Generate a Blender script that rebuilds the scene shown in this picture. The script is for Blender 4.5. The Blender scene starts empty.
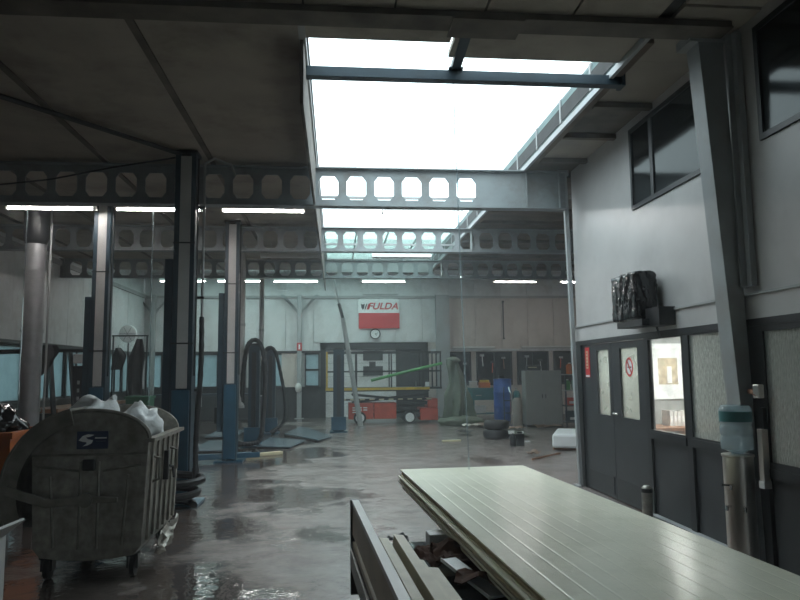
import bpy, bmesh, math, random
from mathutils import Vector, Matrix, noise
random.seed(7)
S = bpy.context.scene
COL = S.collection
R = math.radians

# ------------------------------------------------------------------ camera
cam = bpy.data.cameras.new('camera')
cam.sensor_fit = 'HORIZONTAL'; cam.sensor_width = 36.0
cam.lens = 680.0 / 800.0 * 36.0
cam.clip_start = 0.05; cam.clip_end = 300
camo = bpy.data.objects.new('camera', cam); COL.objects.link(camo)
yaw, pit, roll = R(5.43), R(6.04), R(0.6)
fw = Vector((math.sin(yaw) * math.cos(pit), math.cos(yaw) * math.cos(pit), math.sin(pit)))
r0 = Vector((math.cos(yaw), -math.sin(yaw), 0)); u0 = r0.cross(fw)
rr = r0 * math.cos(roll) - u0 * math.sin(roll); uu = rr.cross(fw)
m = Matrix.Identity(4)
for i in range(3):
    m[i][0] = rr[i]; m[i][1] = uu[i]; m[i][2] = -fw[i]
m[0][3], m[1][3], m[2][3] = 0, 0, 1.62
camo.matrix_world = m
S.camera = camo

# ------------------------------------------------------------------ world / exposure
SKY = 6.0
w = bpy.data.worlds.new('overcast'); S.world = w; w.use_nodes = True
nt = w.node_tree
bg = nt.nodes['Background']
bg.inputs[1].default_value = SKY
# overcast sky: zenith three times as bright as the horizon (standard overcast distribution)
_tc = nt.nodes.new('ShaderNodeTexCoord'); _sp = nt.nodes.new('ShaderNodeSeparateXYZ')
_mr = nt.nodes.new('ShaderNodeMapRange'); _mr.inputs['To Min'].default_value = 1 / 3; _mr.inputs['To Max'].default_value = 1.0
_mx = nt.nodes.new('ShaderNodeMixRGB'); _mx.blend_type = 'MULTIPLY'; _mx.inputs['Fac'].default_value = 1.0
_mx.inputs['Color1'].default_value = (0.80, 0.95, 1.0, 1)
nt.links.new(_tc.outputs['Generated'], _sp.inputs[0]); nt.links.new(_sp.outputs['Z'], _mr.inputs['Value'])
nt.links.new(_mr.outputs[0], _mx.inputs['Color2']); nt.links.new(_mx.outputs[0], bg.inputs[0])
S.view_settings.view_transform = 'Standard'
S.view_settings.look = 'None'
S.view_settings.exposure = 0.0
S.view_settings.gamma = 1.0
S.view_settings.use_curve_mapping = False
S.cycles.use_denoising = True
S.cycles.max_bounces = 8
S.cycles.diffuse_bounces = 5
S.cycles.transparent_max_bounces = 12
S.cycles.sample_clamp_indirect = 8.0
S.cycles.caustics_reflective = False
S.cycles.caustics_refractive = False
TUBE = 62.0
MIST = 0.007

# ------------------------------------------------------------------ materials
MATS = {}
def mat(name, col, rough=0.6, metal=0.0, var=0.2, scale=5.0, bump=0.0, bscale=30.0, spec=0.5, dirt=None, dscale=2.0, damt=0.5, coat=0.0):
    if name in MATS: return MATS[name]
    M = bpy.data.materials.new(name); M.use_nodes = True
    n = M.node_tree; b = n.nodes['Principled BSDF']
    b.inputs['Roughness'].default_value = rough; b.inputs['Metallic'].default_value = metal
    b.inputs['Specular IOR Level'].default_value = spec
    b.inputs['Coat Weight'].default_value = coat
    b.inputs['Coat Roughness'].default_value = 0.12
    tc = n.nodes.new('ShaderNodeTexCoord')
    nz = n.nodes.new('ShaderNodeTexNoise'); nz.inputs['Scale'].default_value = scale; nz.inputs['Detail'].default_value = 6
    n.links.new(tc.outputs['Object'], nz.inputs['Vector'])
    rp = n.nodes.new('ShaderNodeValToRGB')
    rp.color_ramp.elements[0].position = 0.3; rp.color_ramp.elements[1].position = 0.7
    c = Vector(col)
    lo = c * (1 - var); hi = c * (1 + var)
    rp.color_ramp.elements[0].color = (*lo, 1); rp.color_ramp.elements[1].color = (*hi, 1)
    n.links.new(nz.outputs['Fac'], rp.inputs['Fac'])
    out = rp.outputs['Color']
    if dirt:
        dn = n.nodes.new('ShaderNodeTexNoise'); dn.inputs['Scale'].default_value = dscale; dn.inputs['Detail'].default_value = 8; dn.inputs['Roughness'].default_value = 0.7
        n.links.new(tc.outputs['Object'], dn.inputs['Vector'])
        dr = n.nodes.new('ShaderNodeValToRGB')
        dr.color_ramp.elements[0].position = 0.48; dr.color_ramp.elements[1].position = 0.68
        dr.color_ramp.elements[0].color = (0, 0, 0, 1); dr.color_ramp.elements[1].color = (damt,) * 3 + (1,)
        n.links.new(dn.outputs['Fac'], dr.inputs['Fac'])
        mx = n.nodes.new('ShaderNodeMixRGB'); mx.inputs['Color2'].default_value = (*dirt, 1)
        n.links.new(dr.outputs['Color'], mx.inputs['Fac']); n.links.new(out, mx.inputs['Color1'])
        out = mx.outputs['Color']
    n.links.new(out, b.inputs['Base Color'])
    if bump > 0:
        bn = n.nodes.new('ShaderNodeTexNoise'); bn.inputs['Scale'].default_value = bscale; bn.inputs['Detail'].default_value = 4
        n.links.new(tc.outputs['Object'], bn.inputs['Vector'])
        bp = n.nodes.new('ShaderNodeBump'); bp.inputs['Strength'].default_value = bump; bp.inputs['Distance'].default_value = 0.02
        n.links.new(bn.outputs['Fac'], bp.inputs['Height']); n.links.new(bp.outputs['Normal'], b.inputs['Normal'])
    MATS[name] = M
    return M

def emit_mat(name, col, strength):
    M = bpy.data.materials.new(name); M.use_nodes = True
    n = M.node_tree; b = n.nodes['Principled BSDF']
    b.inputs['Base Color'].default_value = (*col, 1)
    b.inputs['Emission Color'].default_value = (*col, 1); b.inputs['Emission Strength'].default_value = strength
    return M

def pane_mat(name, trans_col, clear=0.3, translucent=0.4, rough=0.08, tl_col=None, bump=0.0, bscale=60, gloss=0.25, fres=0.6, streak=0.12, nscale=3.0):
    """sheet of glass: part clear, part milky, with a sheen"""
    M = bpy.data.materials.new(name); M.use_nodes = True
    n = M.node_tree; n.nodes.clear(); N = n.nodes.new; Lk = n.links.new
    out = N('ShaderNodeOutputMaterial')
    tr = N('ShaderNodeBsdfTransparent'); tr.inputs[0].default_value = (*trans_col, 1)
    tl = N('ShaderNodeBsdfTranslucent'); tl.inputs[0].default_value = (*(tl_col or trans_col), 1)
    df = N('ShaderNodeBsdfDiffuse'); df.inputs[0].default_value = (*[c * 0.5 for c in (tl_col or trans_col)], 1)
    gl = N('ShaderNodeBsdfGlossy'); gl.inputs['Roughness'].default_value = rough; gl.inputs[0].default_value = (0.9, 0.95, 0.95, 1)
    a = N('ShaderNodeMixShader'); a.inputs[0].default_value = 0.35
    Lk(tl.outputs[0], a.inputs[1]); Lk(df.outputs[0], a.inputs[2])
    b = N('ShaderNodeMixShader')
    tc = N('ShaderNodeTexCoord'); nz = N('ShaderNodeTexNoise'); nz.inputs['Scale'].default_value = nscale; nz.inputs['Detail'].default_value = 6
    ms = N('ShaderNodeMapping'); ms.inputs['Scale'].default_value = (1, 1, 0.3 if nscale > 3 else 1)
    Lk(tc.outputs['Object'], ms.inputs[0]); Lk(ms.outputs[0], nz.inputs['Vector'])
    mr = N('ShaderNodeMapRange'); mr.inputs['To Min'].default_value = max(0, translucent - streak); mr.inputs['To Max'].default_value = min(1, translucent + streak)
    mr.inputs['From Min'].default_value = 0.3; mr.inputs['From Max'].default_value = 0.7
    Lk(nz.outputs['Fac'], mr.inputs['Value']); Lk(mr.outputs[0], b.inputs[0])
    Lk(tr.outputs[0], b.inputs[1]); Lk(a.outputs[0], b.inputs[2])
    fr = N('ShaderNodeLayerWeight'); fr.inputs[0].default_value = 0.5
    pw = N('ShaderNodeMath'); pw.operation = 'POWER'; pw.inputs[1].default_value = 4.0
    mm = N('ShaderNodeMath'); mm.operation = 'MULTIPLY_ADD'; mm.inputs[1].default_value = fres; mm.inputs[2].default_value = gloss * 0.15
    Lk(fr.outputs['Facing'], pw.inputs[0]); Lk(pw.outputs[0], mm.inputs[0])
    c = N('ShaderNodeMixShader'); Lk(mm.outputs[0], c.inputs[0]); Lk(b.outputs[0], c.inputs[1]); Lk(gl.outputs[0], c.inputs[2])
    if bump > 0:
        bn = N('ShaderNodeTexNoise'); bn.inputs['Scale'].default_value = bscale; bn.inputs['Detail'].default_value = 3
        mp = N('ShaderNodeMapping'); mp.inputs['Scale'].default_value = (1, 1, 0.35)
        Lk(tc.outputs['Object'], mp.inputs[0]); Lk(mp.outputs[0], bn.inputs['Vector'])
        bp = N('ShaderNodeBump'); bp.inputs['Strength'].default_value = bump; bp.inputs['Distance'].default_value = 0.02
        Lk(bn.outputs['Fac'], bp.inputs['Height'])
        for s in (gl, tl, df, fr): Lk(bp.outputs[0], s.inputs['Normal'])
    Lk(c.outputs[0], out.inputs[0])
    MATS[name] = M
    return M

# wet concrete floor with standing water
def floor_mat():
    M = bpy.data.materials.new('wet_concrete'); M.use_nodes = True
    n = M.node_tree; b = n.nodes['Principled BSDF']; N = n.nodes.new; Lk = n.links.new
    tc = N('ShaderNodeTexCoord')
    def nz(scale, detail=6, rough=0.6):
        q = N('ShaderNodeTexNoise'); q.inputs['Scale'].default_value = scale; q.inputs['Detail'].default_value = detail; q.inputs['Roughness'].default_value = rough
        Lk(tc.outputs['Object'], q.inputs['Vector']); return q.outputs['Fac']
    def ramp(src, p0, p1, c0, c1):
        q = N('ShaderNodeValToRGB'); e = q.color_ramp.elements
        e[0].position, e[1].position = p0, p1; e[0].color, e[1].color = (*c0, 1), (*c1, 1); Lk(src, q.inputs['Fac']); return q.outputs['Color']
    def math_(op, a, bb):
        q = N('ShaderNodeMath'); q.operation = op
        for i, v in enumerate((a, bb)):
            if isinstance(v, (int, float)): q.inputs[i].default_value = v
            else: Lk(v, q.inputs[i])
        return q.outputs[0]
    # water stands deepest towards the left of the hall (drain side), a thin film elsewhere
    sx = N('ShaderNodeSeparateXYZ'); Lk(tc.outputs['Object'], sx.inputs[0])
    side = N('ShaderNodeMapRange'); side.inputs['From Min'].default_value = -2.2; side.inputs['From Max'].default_value = 1.2
    side.inputs['To Min'].default_value = -0.13; side.inputs['To Max'].default_value = 0.10; Lk(sx.outputs['X'], side.inputs['Value'])
    lvl = math_('ADD', nz(0.6, 8, 0.62), side.outputs[0])
    film = ramp(lvl, 0.42, 0.50, (0, 0, 0), (1, 1, 1))            # 0 = puddle, 1 = damp concrete
    base = ramp(nz(5, 8, 0.7), 0.3, 0.72, (0.17, 0.150, 0.141), (0.28, 0.256, 0.243))
    stain = ramp(nz(1.6, 6), 0.35, 0.65, (0.72, 0.62, 0.57), (1.08, 1.06, 1.06))
    m1 = N('ShaderNodeMixRGB'); m1.blend_type = 'MULTIPLY'; m1.inputs['Fac'].default_value = 0.8
    Lk(base, m1.inputs['Color1']); Lk(stain, m1.inputs['Color2'])
    m2 = N('ShaderNodeMixRGB'); m2.blend_type = 'MIX'; Lk(film, m2.inputs['Fac'])
    m3 = N('ShaderNodeMixRGB'); m3.blend_type = 'MULTIPLY'; m3.inputs['Fac'].default_value = 1.0; m3.inputs['Color2'].default_value = (0.42, 0.38, 0.36, 1)
    Lk(m1.outputs[0], m3.inputs['Color1']); Lk(m3.outputs[0], m2.inputs['Color1']); Lk(m1.outputs[0], m2.inputs['Color2'])
    Lk(m2.outputs[0], b.inputs['Base Color'])
    rg = N('ShaderNodeMapRange'); rg.inputs['To Min'].default_value = 0.05; rg.inputs['To Max'].default_value = 0.25; Lk(film, rg.inputs['Value'])
    Lk(rg.outputs[0], b.inputs['Roughness'])
    b.inputs['Specular IOR Level'].default_value = 0.75
    h = math_('ADD', math_('MULTIPLY', nz(7, 2), 0.6), math_('MULTIPLY', math_('MULTIPLY', nz(34, 3), 0.55), math_('ADD', film, 0.12)))
    bp = N('ShaderNodeBump'); bp.inputs['Strength'].default_value = 0.45; bp.inputs['Distance'].default_value = 0.02
    Lk(h, bp.inputs['Height']); Lk(bp.outputs[0], b.inputs['Normal'])
    return M

M_FLOOR = floor_mat()
M_CEIL = mat('ceiling_panel', (0.34, 0.305, 0.26), 0.75, var=0.12, scale=2, dirt=(0.07, 0.055, 0.04), dscale=0.8, damt=0.55)
M_BATTEN = mat('ceiling_batten', (0.12, 0.105, 0.09), 0.8, var=0.4, scale=3)
M_BROWNROOF = mat('bare_roof_board', (0.13, 0.10, 0.08), 0.85, var=0.35, scale=2.5)
M_ROOF = mat('roof_felt', (0.05, 0.05, 0.05), 0.9)
M_WALLP = mat('wall_cladding', (0.62, 0.635, 0.64), 0.55, var=0.06, scale=2, dirt=(0.30, 0.27, 0.24), dscale=1.2, damt=0.45)
M_WALLB = mat('beige_cladding', (0.58, 0.53, 0.49), 0.6, var=0.06, scale=2, dirt=(0.25, 0.2, 0.17), dscale=1.0, damt=0.5)
M_OFFW = mat('office_white_wall', (0.46, 0.455, 0.45), 0.35, var=0.05, scale=2, dirt=(0.30, 0.30, 0.295), dscale=1.5, damt=0.4)
M_DARKP = mat('dark_grey_panel', (0.032, 0.035, 0.038), 0.4, var=0.2, scale=4)
M_DARKF = mat('dark_grey_frame', (0.018, 0.02, 0.022), 0.4, var=0.2)
M_STEELW = mat('painted_white_steel', (0.31, 0.335, 0.345), 0.45, var=0.08, scale=3, dirt=(0.25, 0.2, 0.16), dscale=2.5, damt=0.4)
M_BEAMP = mat('beam_paint', (0.235, 0.265, 0.275), 0.5, var=0.1, scale=3, dirt=(0.13, 0.105, 0.085), dscale=2.0, damt=0.6)
M_STEELG = mat('painted_grey_steel', (0.33, 0.34, 0.34), 0.45, var=0.1, scale=3)
M_BLUES = mat('dark_blue_steel', (0.012, 0.032, 0.048), 0.5, var=0.25, scale=4)
M_BLUEL = mat('lift_blue', (0.016, 0.075, 0.125), 0.32, var=0.2, scale=4, coat=0.3)
M_BLACK = mat('black_paint', (0.012, 0.013, 0.015), 0.4, var=0.3)
M_RUBBER = mat('black_rubber', (0.014, 0.014, 0.015), 0.55, var=0.3, scale=10)
M_GALV = mat('galvanised', (0.31, 0.295, 0.26), 0.42, metal=0.65, var=0.3, scale=14, dirt=(0.08, 0.07, 0.055), dscale=2, damt=0.6)
M_GALVD = mat('galvanised_worn', (0.20, 0.19, 0.165), 0.5, metal=0.5, var=0.3, scale=10)
M_DUCT = mat('duct_metal', (0.36, 0.36, 0.37), 0.4, metal=0.5, var=0.15, scale=6)
M_STAIN = mat('stainless', (0.66, 0.62, 0.57), 0.28, metal=1.0, var=0.08, scale=3)
M_CHROME = mat('chrome', (0.75, 0.75, 0.75), 0.15, metal=1.0, var=0.03)
M_STRIP = mat('grey_cover_strip', (0.46, 0.46, 0.45), 0.45, var=0.1, scale=3)
M_PANEL = mat('panel_skin', (0.86, 0.86, 0.71), 0.24, var=0.06, scale=1.2, dirt=(0.66, 0.68, 0.52), dscale=2.5, damt=0.5, bump=0.06, bscale=25)
M_CORE = mat('panel_core', (0.52, 0.46, 0.33), 0.8, var=0.2, scale=12, bump=0.3, bscale=60)
M_EDGE = mat('panel_edge_metal', (0.60, 0.57, 0.46), 0.35, var=0.1)
M_TRAIL = mat('trailer_board', (0.50, 0.45, 0.35), 0.5, var=0.15, scale=4, dirt=(0.15, 0.13, 0.1), damt=0.5)
M_TANS = mat('tan_strip', (0.58, 0.54, 0.43), 0.4, var=0.12, scale=6)
M_DECK = mat('wet_steel_deck', (0.06, 0.075, 0.085), 0.10, var=0.3, scale=4, bump=0.08, bscale=12)
M_RUST = mat('rusty_sheet', (0.06, 0.026, 0.015), 0.85, var=0.5, scale=8, spec=0.15, dirt=(0.02, 0.015, 0.012), dscale=4, damt=0.8)
M_WHITEP = mat('white_plastic', (0.62, 0.62, 0.60), 0.4, var=0.06)
M_BAG = mat('white_bag', (0.68, 0.70, 0.70), 0.3, var=0.08, scale=6, bump=0.5, bscale=14)
M_BAGB = mat('black_bag', (0.005, 0.005, 0.006), 0.10, var=0.3, bump=0.12, bscale=14)
M_ORANGE = mat('orange_plastic', (0.52, 0.13, 0.025), 0.45, var=0.15)
M_RED = mat('red_paint', (0.50, 0.075, 0.045), 0.4, var=0.12)
M_BRED = mat('banner_red', (0.55, 0.03, 0.035), 0.6, var=0.06)
M_SRED = mat('sign_red', (0.50, 0.02, 0.02), 0.4, var=0.05)
M_BWHITE = mat('banner_white', (0.82, 0.84, 0.84), 0.6, var=0.04)
M_YEL = mat('yellow_paint', (0.62, 0.42, 0.05), 0.45, var=0.12)
M_PALEY = mat('pale_wood', (0.55, 0.50, 0.33), 0.6, var=0.15)
M_GREEN = mat('green_paint', (0.05, 0.25, 0.06), 0.45, var=0.15)
M_GREEND = mat('dark_green_plastic', (0.02, 0.12, 0.06), 0.45, var=0.15)
M_TARP = mat('grey_green_tarp', (0.11, 0.135, 0.10), 0.5, var=0.2, scale=3, bump=0.3, bscale=10)
M_TEAL = mat('teal_bench', (0.03, 0.15, 0.16), 0.45, var=0.15)
M_BLUE = mat('blue_plastic', (0.02, 0.085, 0.33), 0.4, var=0.15)
M_LOCK = mat('grey_locker', (0.30, 0.30, 0.285), 0.45, var=0.06)
M_GAS = mat('gas_cylinder_grey', (0.36, 0.33, 0.30), 0.45, var=0.12)
M_WOOD = mat('brown_wood', (0.28, 0.13, 0.07), 0.5, var=0.2, scale=5)
M_CARD = mat('wet_cardboard', (0.22, 0.145, 0.10), 0.6, var=0.3, scale=6, bump=0.3)
M_CLOTH = mat('dark_cloth', (0.025, 0.024, 0.026), 0.85, var=0.3, scale=6)
M_PLATE = mat('blue_grey_plate', (0.12, 0.16, 0.19), 0.25, var=0.2, scale=3)
M_PURPLE = mat('dark_purple_board', (0.035, 0.025, 0.045), 0.5, var=0.4, scale=5)
M_MAPC = mat('map_print', (0.52, 0.42, 0.28), 0.6, var=0.45, scale=9)
M_OFFIN = mat('office_inside_wall', (0.33, 0.34, 0.33), 0.6, var=0.04)
M_INK = mat('black_ink', (0.015, 0.015, 0.018), 0.5, var=0.05)
M_LABEL = mat('blue_label', (0.012, 0.025, 0.07), 0.4, var=0.1)
M_ASPH = mat('asphalt', (0.10, 0.10, 0.10), 0.8, var=0.2)
M_TUBE = emit_mat('lit_tube', (1.0, 0.96, 0.93), TUBE)
M_OFFL = emit_mat('office_lamp_glow', (1.0, 0.98, 0.94), 105.0)
M_PANE_DIRTY = pane_mat('dirty_cyan_glass', (0.25, 0.33, 0.34), translucent=0.8, tl_col=(0.42, 0.52, 0.535), rough=0.2)
M_PANE_DARK = pane_mat('dark_glass', (0.02, 0.02, 0.03), translucent=0.4, tl_col=(0.02, 0.018, 0.03), rough=0.08)
M_PANE_CLEAR = pane_mat('clear_office_glass', (0.90, 0.93, 0.92), translucent=0.08, rough=0.03)
M_PANE_WET = pane_mat('wet_frosted_glass', (0.75, 0.78, 0.77), translucent=0.62, tl_col=(0.84, 0.92, 0.88), rough=0.18, bump=0.5, bscale=70, streak=0.22, nscale=60.0)
M_PANE_DOOR = pane_mat('door_glass', (0.70, 0.74, 0.72), translucent=0.35, tl_col=(0.55, 0.60, 0.56), rough=0.08)
M_PANE_UP = pane_mat('upper_office_glass', (0.05, 0.065, 0.07), translucent=0.3, tl_col=(0.05, 0.06, 0.065), rough=0.10, gloss=0.25, fres=0.35)
M_PANE_SKY = pane_mat('old_roof_glass', (0.80, 0.90, 0.87), translucent=0.35, tl_col=(0.60, 0.74, 0.70), rough=0.2, fres=0.15)
M_KERBG = pane_mat('kerb_glazing', (0.50, 0.58, 0.58), translucent=0.7, tl_col=(0.62, 0.74, 0.74), rough=0.2, fres=0.05, gloss=0.0)
M_BOTTLE = pane_mat('blue_bottle_plastic', (0.80, 0.88, 0.90), translucent=0.55, tl_col=(0.75, 0.86, 0.90), rough=0.08, gloss=1.0)
M_WATER = pane_mat('falling_water', (0.85, 0.92, 0.95), translucent=0.35, tl_col=(0.6, 0.7, 0.72), rough=0.05, gloss=1.5)

# ------------------------------------------------------------------ mesh helpers
class MB:
    def __init__(s): s.v = []; s.f = []
    def quad(s, pts):
        i = len(s.v); s.v += [tuple(p) for p in pts]; s.f.append(tuple(range(i, i + len(pts)))); return s
    def box(s, x0, x1, y0, y1, z0, z1, rot=None, piv=None):
        c = [Vector((x, y, z)) for z in (z0, z1) for (x, y) in ((x0, y0), (x1, y0), (x1, y1), (x0, y1))]
        if rot is not None:
            p = Vector(piv) if piv is not None else Vector(((x0 + x1) / 2, (y0 + y1) / 2, (z0 + z1) / 2))
            c = [rot @ (q - p) + p for q in c]
        i = len(s.v); s.v += [tuple(q) for q in c]
        s.f += [(i, i + 3, i + 2, i + 1), (i + 4, i + 5, i + 6, i + 7), (i, i + 1, i + 5, i + 4), (i + 1, i + 2, i + 6, i + 5), (i + 2, i + 3, i + 7, i + 6), (i + 3, i, i + 4, i + 7)]
        return s
    def prism(s, prof, axis, a0, a1):
        """prof: CCW list of 2D points; axis 'x' -> (y,z), 'y' -> (x,z), 'z' -> (x,y)"""
        def P(p, a):
            return (a, p[0], p[1]) if axis == 'x' else (p[0], a, p[1]) if axis == 'y' else (p[0], p[1], a)
        i = len(s.v); n = len(prof)
        s.v += [P(p, a0) for p in prof] + [P(p, a1) for p in prof]
        s.f.append(tuple(range(i, i + n))[::-1]); s.f.append(tuple(range(i + n, i + 2 * n)))
        for k in range(n):
            q = (k + 1) % n
            s.f.append((i + k, i + q, i + n + q, i + n + k))
        return s
    def tube(s, path, r, seg=8, caps=True):
        path = [Vector(p) for p in path]; n = len(path); rings = []
        rad = r if isinstance(r, (list, tuple)) else [r] * n
        prev = None
        for k in range(n):
            t = (path[min(k + 1, n - 1)] - path[max(k - 1, 0)]).normalized()
            if prev is None:
                a = Vector((0, 0, 1)) if abs(t.z) < 0.9 else Vector((1, 0, 0))
                nx = t.cross(a).normalized()
            else:
                nx = (prev - t * prev.dot(t)).normalized()
            prev = nx; ny = t.cross(nx)
            i = len(s.v)
            for j in range(seg):
                an = 2 * math.pi * j / seg
                s.v.append(tuple(path[k] + (nx * math.cos(an) + ny * math.sin(an)) * rad[k]))
            rings.append(i)
        for k in range(n - 1):
            for j in range(seg):
                q = (j + 1) % seg
                s.f.append((rings[k] + j, rings[k] + q, rings[k + 1] + q, rings[k + 1] + j))
        if caps:
            s.f.append(tuple(rings[0] + j for j in range(seg))[::-1]); s.f.append(tuple(rings[-1] + j for j in range(seg)))
        return s
    def lathe(s, prof, cx=0, cy=0, seg=20, axis='z', cz=0):
        """prof: list of (r, h) bottom to top"""
        i0 = len(s.v)
        for r, h in prof:
            for j in range(seg):
                an = 2 * math.pi * j / seg; a, b = r * math.cos(an), r * math.sin(an)
                if axis == 'z': s.v.append((cx + a, cy + b, cz + h))
                elif axis == 'x': s.v.append((cx + h, cy + a, cz + b))
                else: s.v.append((cx + a, cy + h, cz - b))
        for k in range(len(prof) - 1):
            for j in range(seg):
                q = (j + 1) % seg
                s.f.append((i0 + k * seg + j, i0 + k * seg + q, i0 + (k + 1) * seg + q, i0 + (k + 1) * seg + j))
        s.f.append(tuple(i0 + j for j in range(seg))[::-1]); e = i0 + (len(prof) - 1) * seg
        s.f.append(tuple(e + j for j in range(seg)))
        return s
    def grid(s, nu, nv, fn, closed=False):
        i = len(s.v)
        for a in range(nu):
            for b in range(nv): s.v.append(tuple(fn(a / (nu - 1), b / (nv - 1))))
        for a in range(nu - 1):
            for b in range(nv - 1):
                s.f.append((i + a * nv + b, i + (a + 1) * nv + b, i + (a + 1) * nv + b + 1, i + a * nv + b + 1))
        return s
    def mesh(s, name):
        me = bpy.data.meshes.new(name); me.from_pydata(s.v, [], s.f); me.update(); return me
    def build(s, name, material, parent=None, smooth=False, bevel=0.0, solid=0.0, loc=None):
        me = s.mesh(name); me.materials.append(material)
        if smooth:
            for p in me.polygons: p.use_smooth = True
        return link(name, me, parent, bevel, solid, loc, smooth)

def link(name, me, parent=None, bevel=0.0, solid=0.0, loc=None, smooth=False):
    o = bpy.data.objects.new(name, me); COL.objects.link(o)
    if parent: o.parent = parent
    if loc: o.location = loc
    if solid:
        q = o.modifiers.new('s', 'SOLIDIFY'); q.thickness = solid; q.offset = 0
    if bevel:
        q = o.modifiers.new('b', 'BEVEL'); q.width = bevel; q.segments = 2; q.limit_method = 'ANGLE'; q.angle_limit = R(40)
    if smooth:
        q = o.modifiers.new('e', 'EDGE_SPLIT'); q.split_angle = R(40)
    return o

def B(*a, **k): return MB().box(*a, **k)

def tag(o, label=None, cat=None, group=None, kind=None):
    if label: o['label'] = label
    if cat: o['category'] = cat
    if group: o['group'] = group
    if kind: o['kind'] = kind
    return o
def thing(name, label, cat, loc=(0, 0, 0), rz=0.0, group=None):
    o = bpy.data.objects.new(name, None); COL.objects.link(o)
    o.empty_display_size = 0.1
    o.location = loc; o.rotation_euler = (0, 0, rz)
    return tag(o, label, cat, group)
def struct(o): o['kind'] = 'structure'; return o
def sroot(name, loc=(0, 0, 0)):
    o = bpy.data.objects.new(name, None); COL.objects.link(o); o.location = loc; o['kind'] = 'structure'; o.empty_display_size = 0.1
    return o
def dup(root, loc, rz=0.0, label=None):
    def cp(o, par):
        c = o.copy(); COL.objects.link(c); c.parent = par
        for ch in o.children: cp(ch, c)
        return c
    kids = list(root.children)
    r = root.copy(); COL.objects.link(r); r.location = loc; r.rotation_euler = (0, 0, rz)
    if label: r['label'] = label
    for ch in kids: cp(ch, r)
    return r
def text_mesh(body, size, shear=0.0, bold=0.0):
    cu = bpy.data.curves.new('t', 'FONT'); cu.body = body; cu.size = size; cu.shear = shear; cu.offset = bold
    cu.align_x = 'CENTER'; cu.align_y = 'CENTER'; cu.extrude = 0.002
    o = bpy.data.objects.new('t', cu); COL.objects.link(o)
    dg = bpy.context.evaluated_depsgraph_get(); dg.update()
    me = bpy.data.meshes.new_from_object(o.evaluated_get(dg))
    bpy.data.objects.remove(o); bpy.data.curves.remove(cu)
    return me
def blob(center, rad, amp=0.2, sub=3, freq=2.5, seed=0, flat=None):
    bm = bmesh.new(); bmesh.ops.create_icosphere(bm, subdivisions=sub, radius=1.0)
    c = Vector(center); rv = Vector(rad)
    for v in bm.verts:
        d = v.co.normalized()
        k = 1 + amp * (noise.noise(d * freq + Vector((seed * 3.1, seed, 0))) + 0.5 * abs(noise.noise(d * freq * 2.7 + Vector((seed, 5, 1)))))
        p = Vector((d.x * rv.x, d.y * rv.y, d.z * rv.z)) * k
        if flat is not None and p.z + c.z < flat: p.z = flat - c.z
        v.co = c + p
    me = bpy.data.meshes.new('blob'); bm.to_mesh(me); bm.free(); return me
def blob_obj(name, material, parent=None, smooth=True, **k):
    me = blob(**k); me.materials.append(material)
    for p in me.polygons: p.use_smooth = smooth
    return link(name, me, parent)

# ================================================================== THE SETTING
XL, XR, YB, ZC = -6.8, 9.8, 25.0, 4.55        # left wall, far right wall, back wall, ceiling
YN = -3.0                                      # wall behind the camera
OX = 3.49                                      # office front wall
OY0, OY1 = 0.0, 9.6                            # office block along the hall
SX0, SX1, SY0, SY1 = -0.26, 2.70, 5.75, 19.4   # roof opening

struct(B(-60, 60, -60, 70, -0.12, -0.06).build('ground', M_ASPH))
struct(B(XL, XR, YN, YB, -0.05, 0.0).build('floor', M_FLOOR))

# ---- ceiling: slab with the opening, panels and battens below it
YH, ZH = 19.5, 5.25          # the last bay has a higher roof
ce = MB()
ce.box(XL - .2, SX0, YN, YH, ZC + .04, ZC + .22); ce.box(SX1, XR + .2, YN, YH, ZC + .04, ZC + .22)
ce.box(SX0, SX1, YN, SY0 - .1, ZC + .04, ZC + .22); BX0, BX1, BY0, BY1 = -5.5, 3.0, 20.4, 24.2   # rooflight added over the last bay, out of view, to daylight the back wall
ce.box(XL - .2, BX0, YH, YB + .2, ZH + .04, ZH + .22); ce.box(BX1, XR + .2, YH, YB + .2, ZH + .04, ZH + .22); ce.box(BX0, BX1, YH, BY0, ZH + .04, ZH + .22); ce.box(BX0, BX1, BY1, YB + .2, ZH + .04, ZH + .22); ce.box(XL - .2, XR + .2, YH - .03, YH + .03, ZC + .22, ZH + .1)
ceil = struct(ce.build('ceiling', M_ROOF))
xs = [XL, -6.05, -4.6, -3.15, -1.70, SX0]
ys = [5.45, 9.45, 13.45, 17.4, YH]
for i in range(5):
    for j in range(4):
        B(xs[i] + .01, xs[i + 1] - .01, ys[j] + .01, ys[j + 1] - .01, ZC + random.uniform(0, .006), ZC + .04).build('panel', M_CEIL, ceil)
    B(xs[i] + .01, xs[i + 1] - .01, YN, 5.45 - .01, ZC, ZC + .04).build('panel', M_CEIL, ceil)
for x in xs[1:-1]:
    B(x - .035, x + .035, YN, YH, ZC - .018, ZC + .002).build('batten', M_BATTEN, ceil)
for j in range(4):
    B(SX0 + .01 + j * .74, SX0 + (j + 1) * .74 - .01, YN, SY0 - .32, ZC, ZC + .04).build('panel', M_CEIL, ceil)
# ragged front edge of the opening: two boards reaching different distances
B(SX0, 1.02, SY0 - .31, SY0 + .0, ZC + .0, ZC + .05).build('board', M_CEIL, ceil)
B(1.05, SX1, SY0 - .31, SY0 + .28, ZC + .0, ZC + .05).build('board', M_CEIL, ceil)
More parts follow.
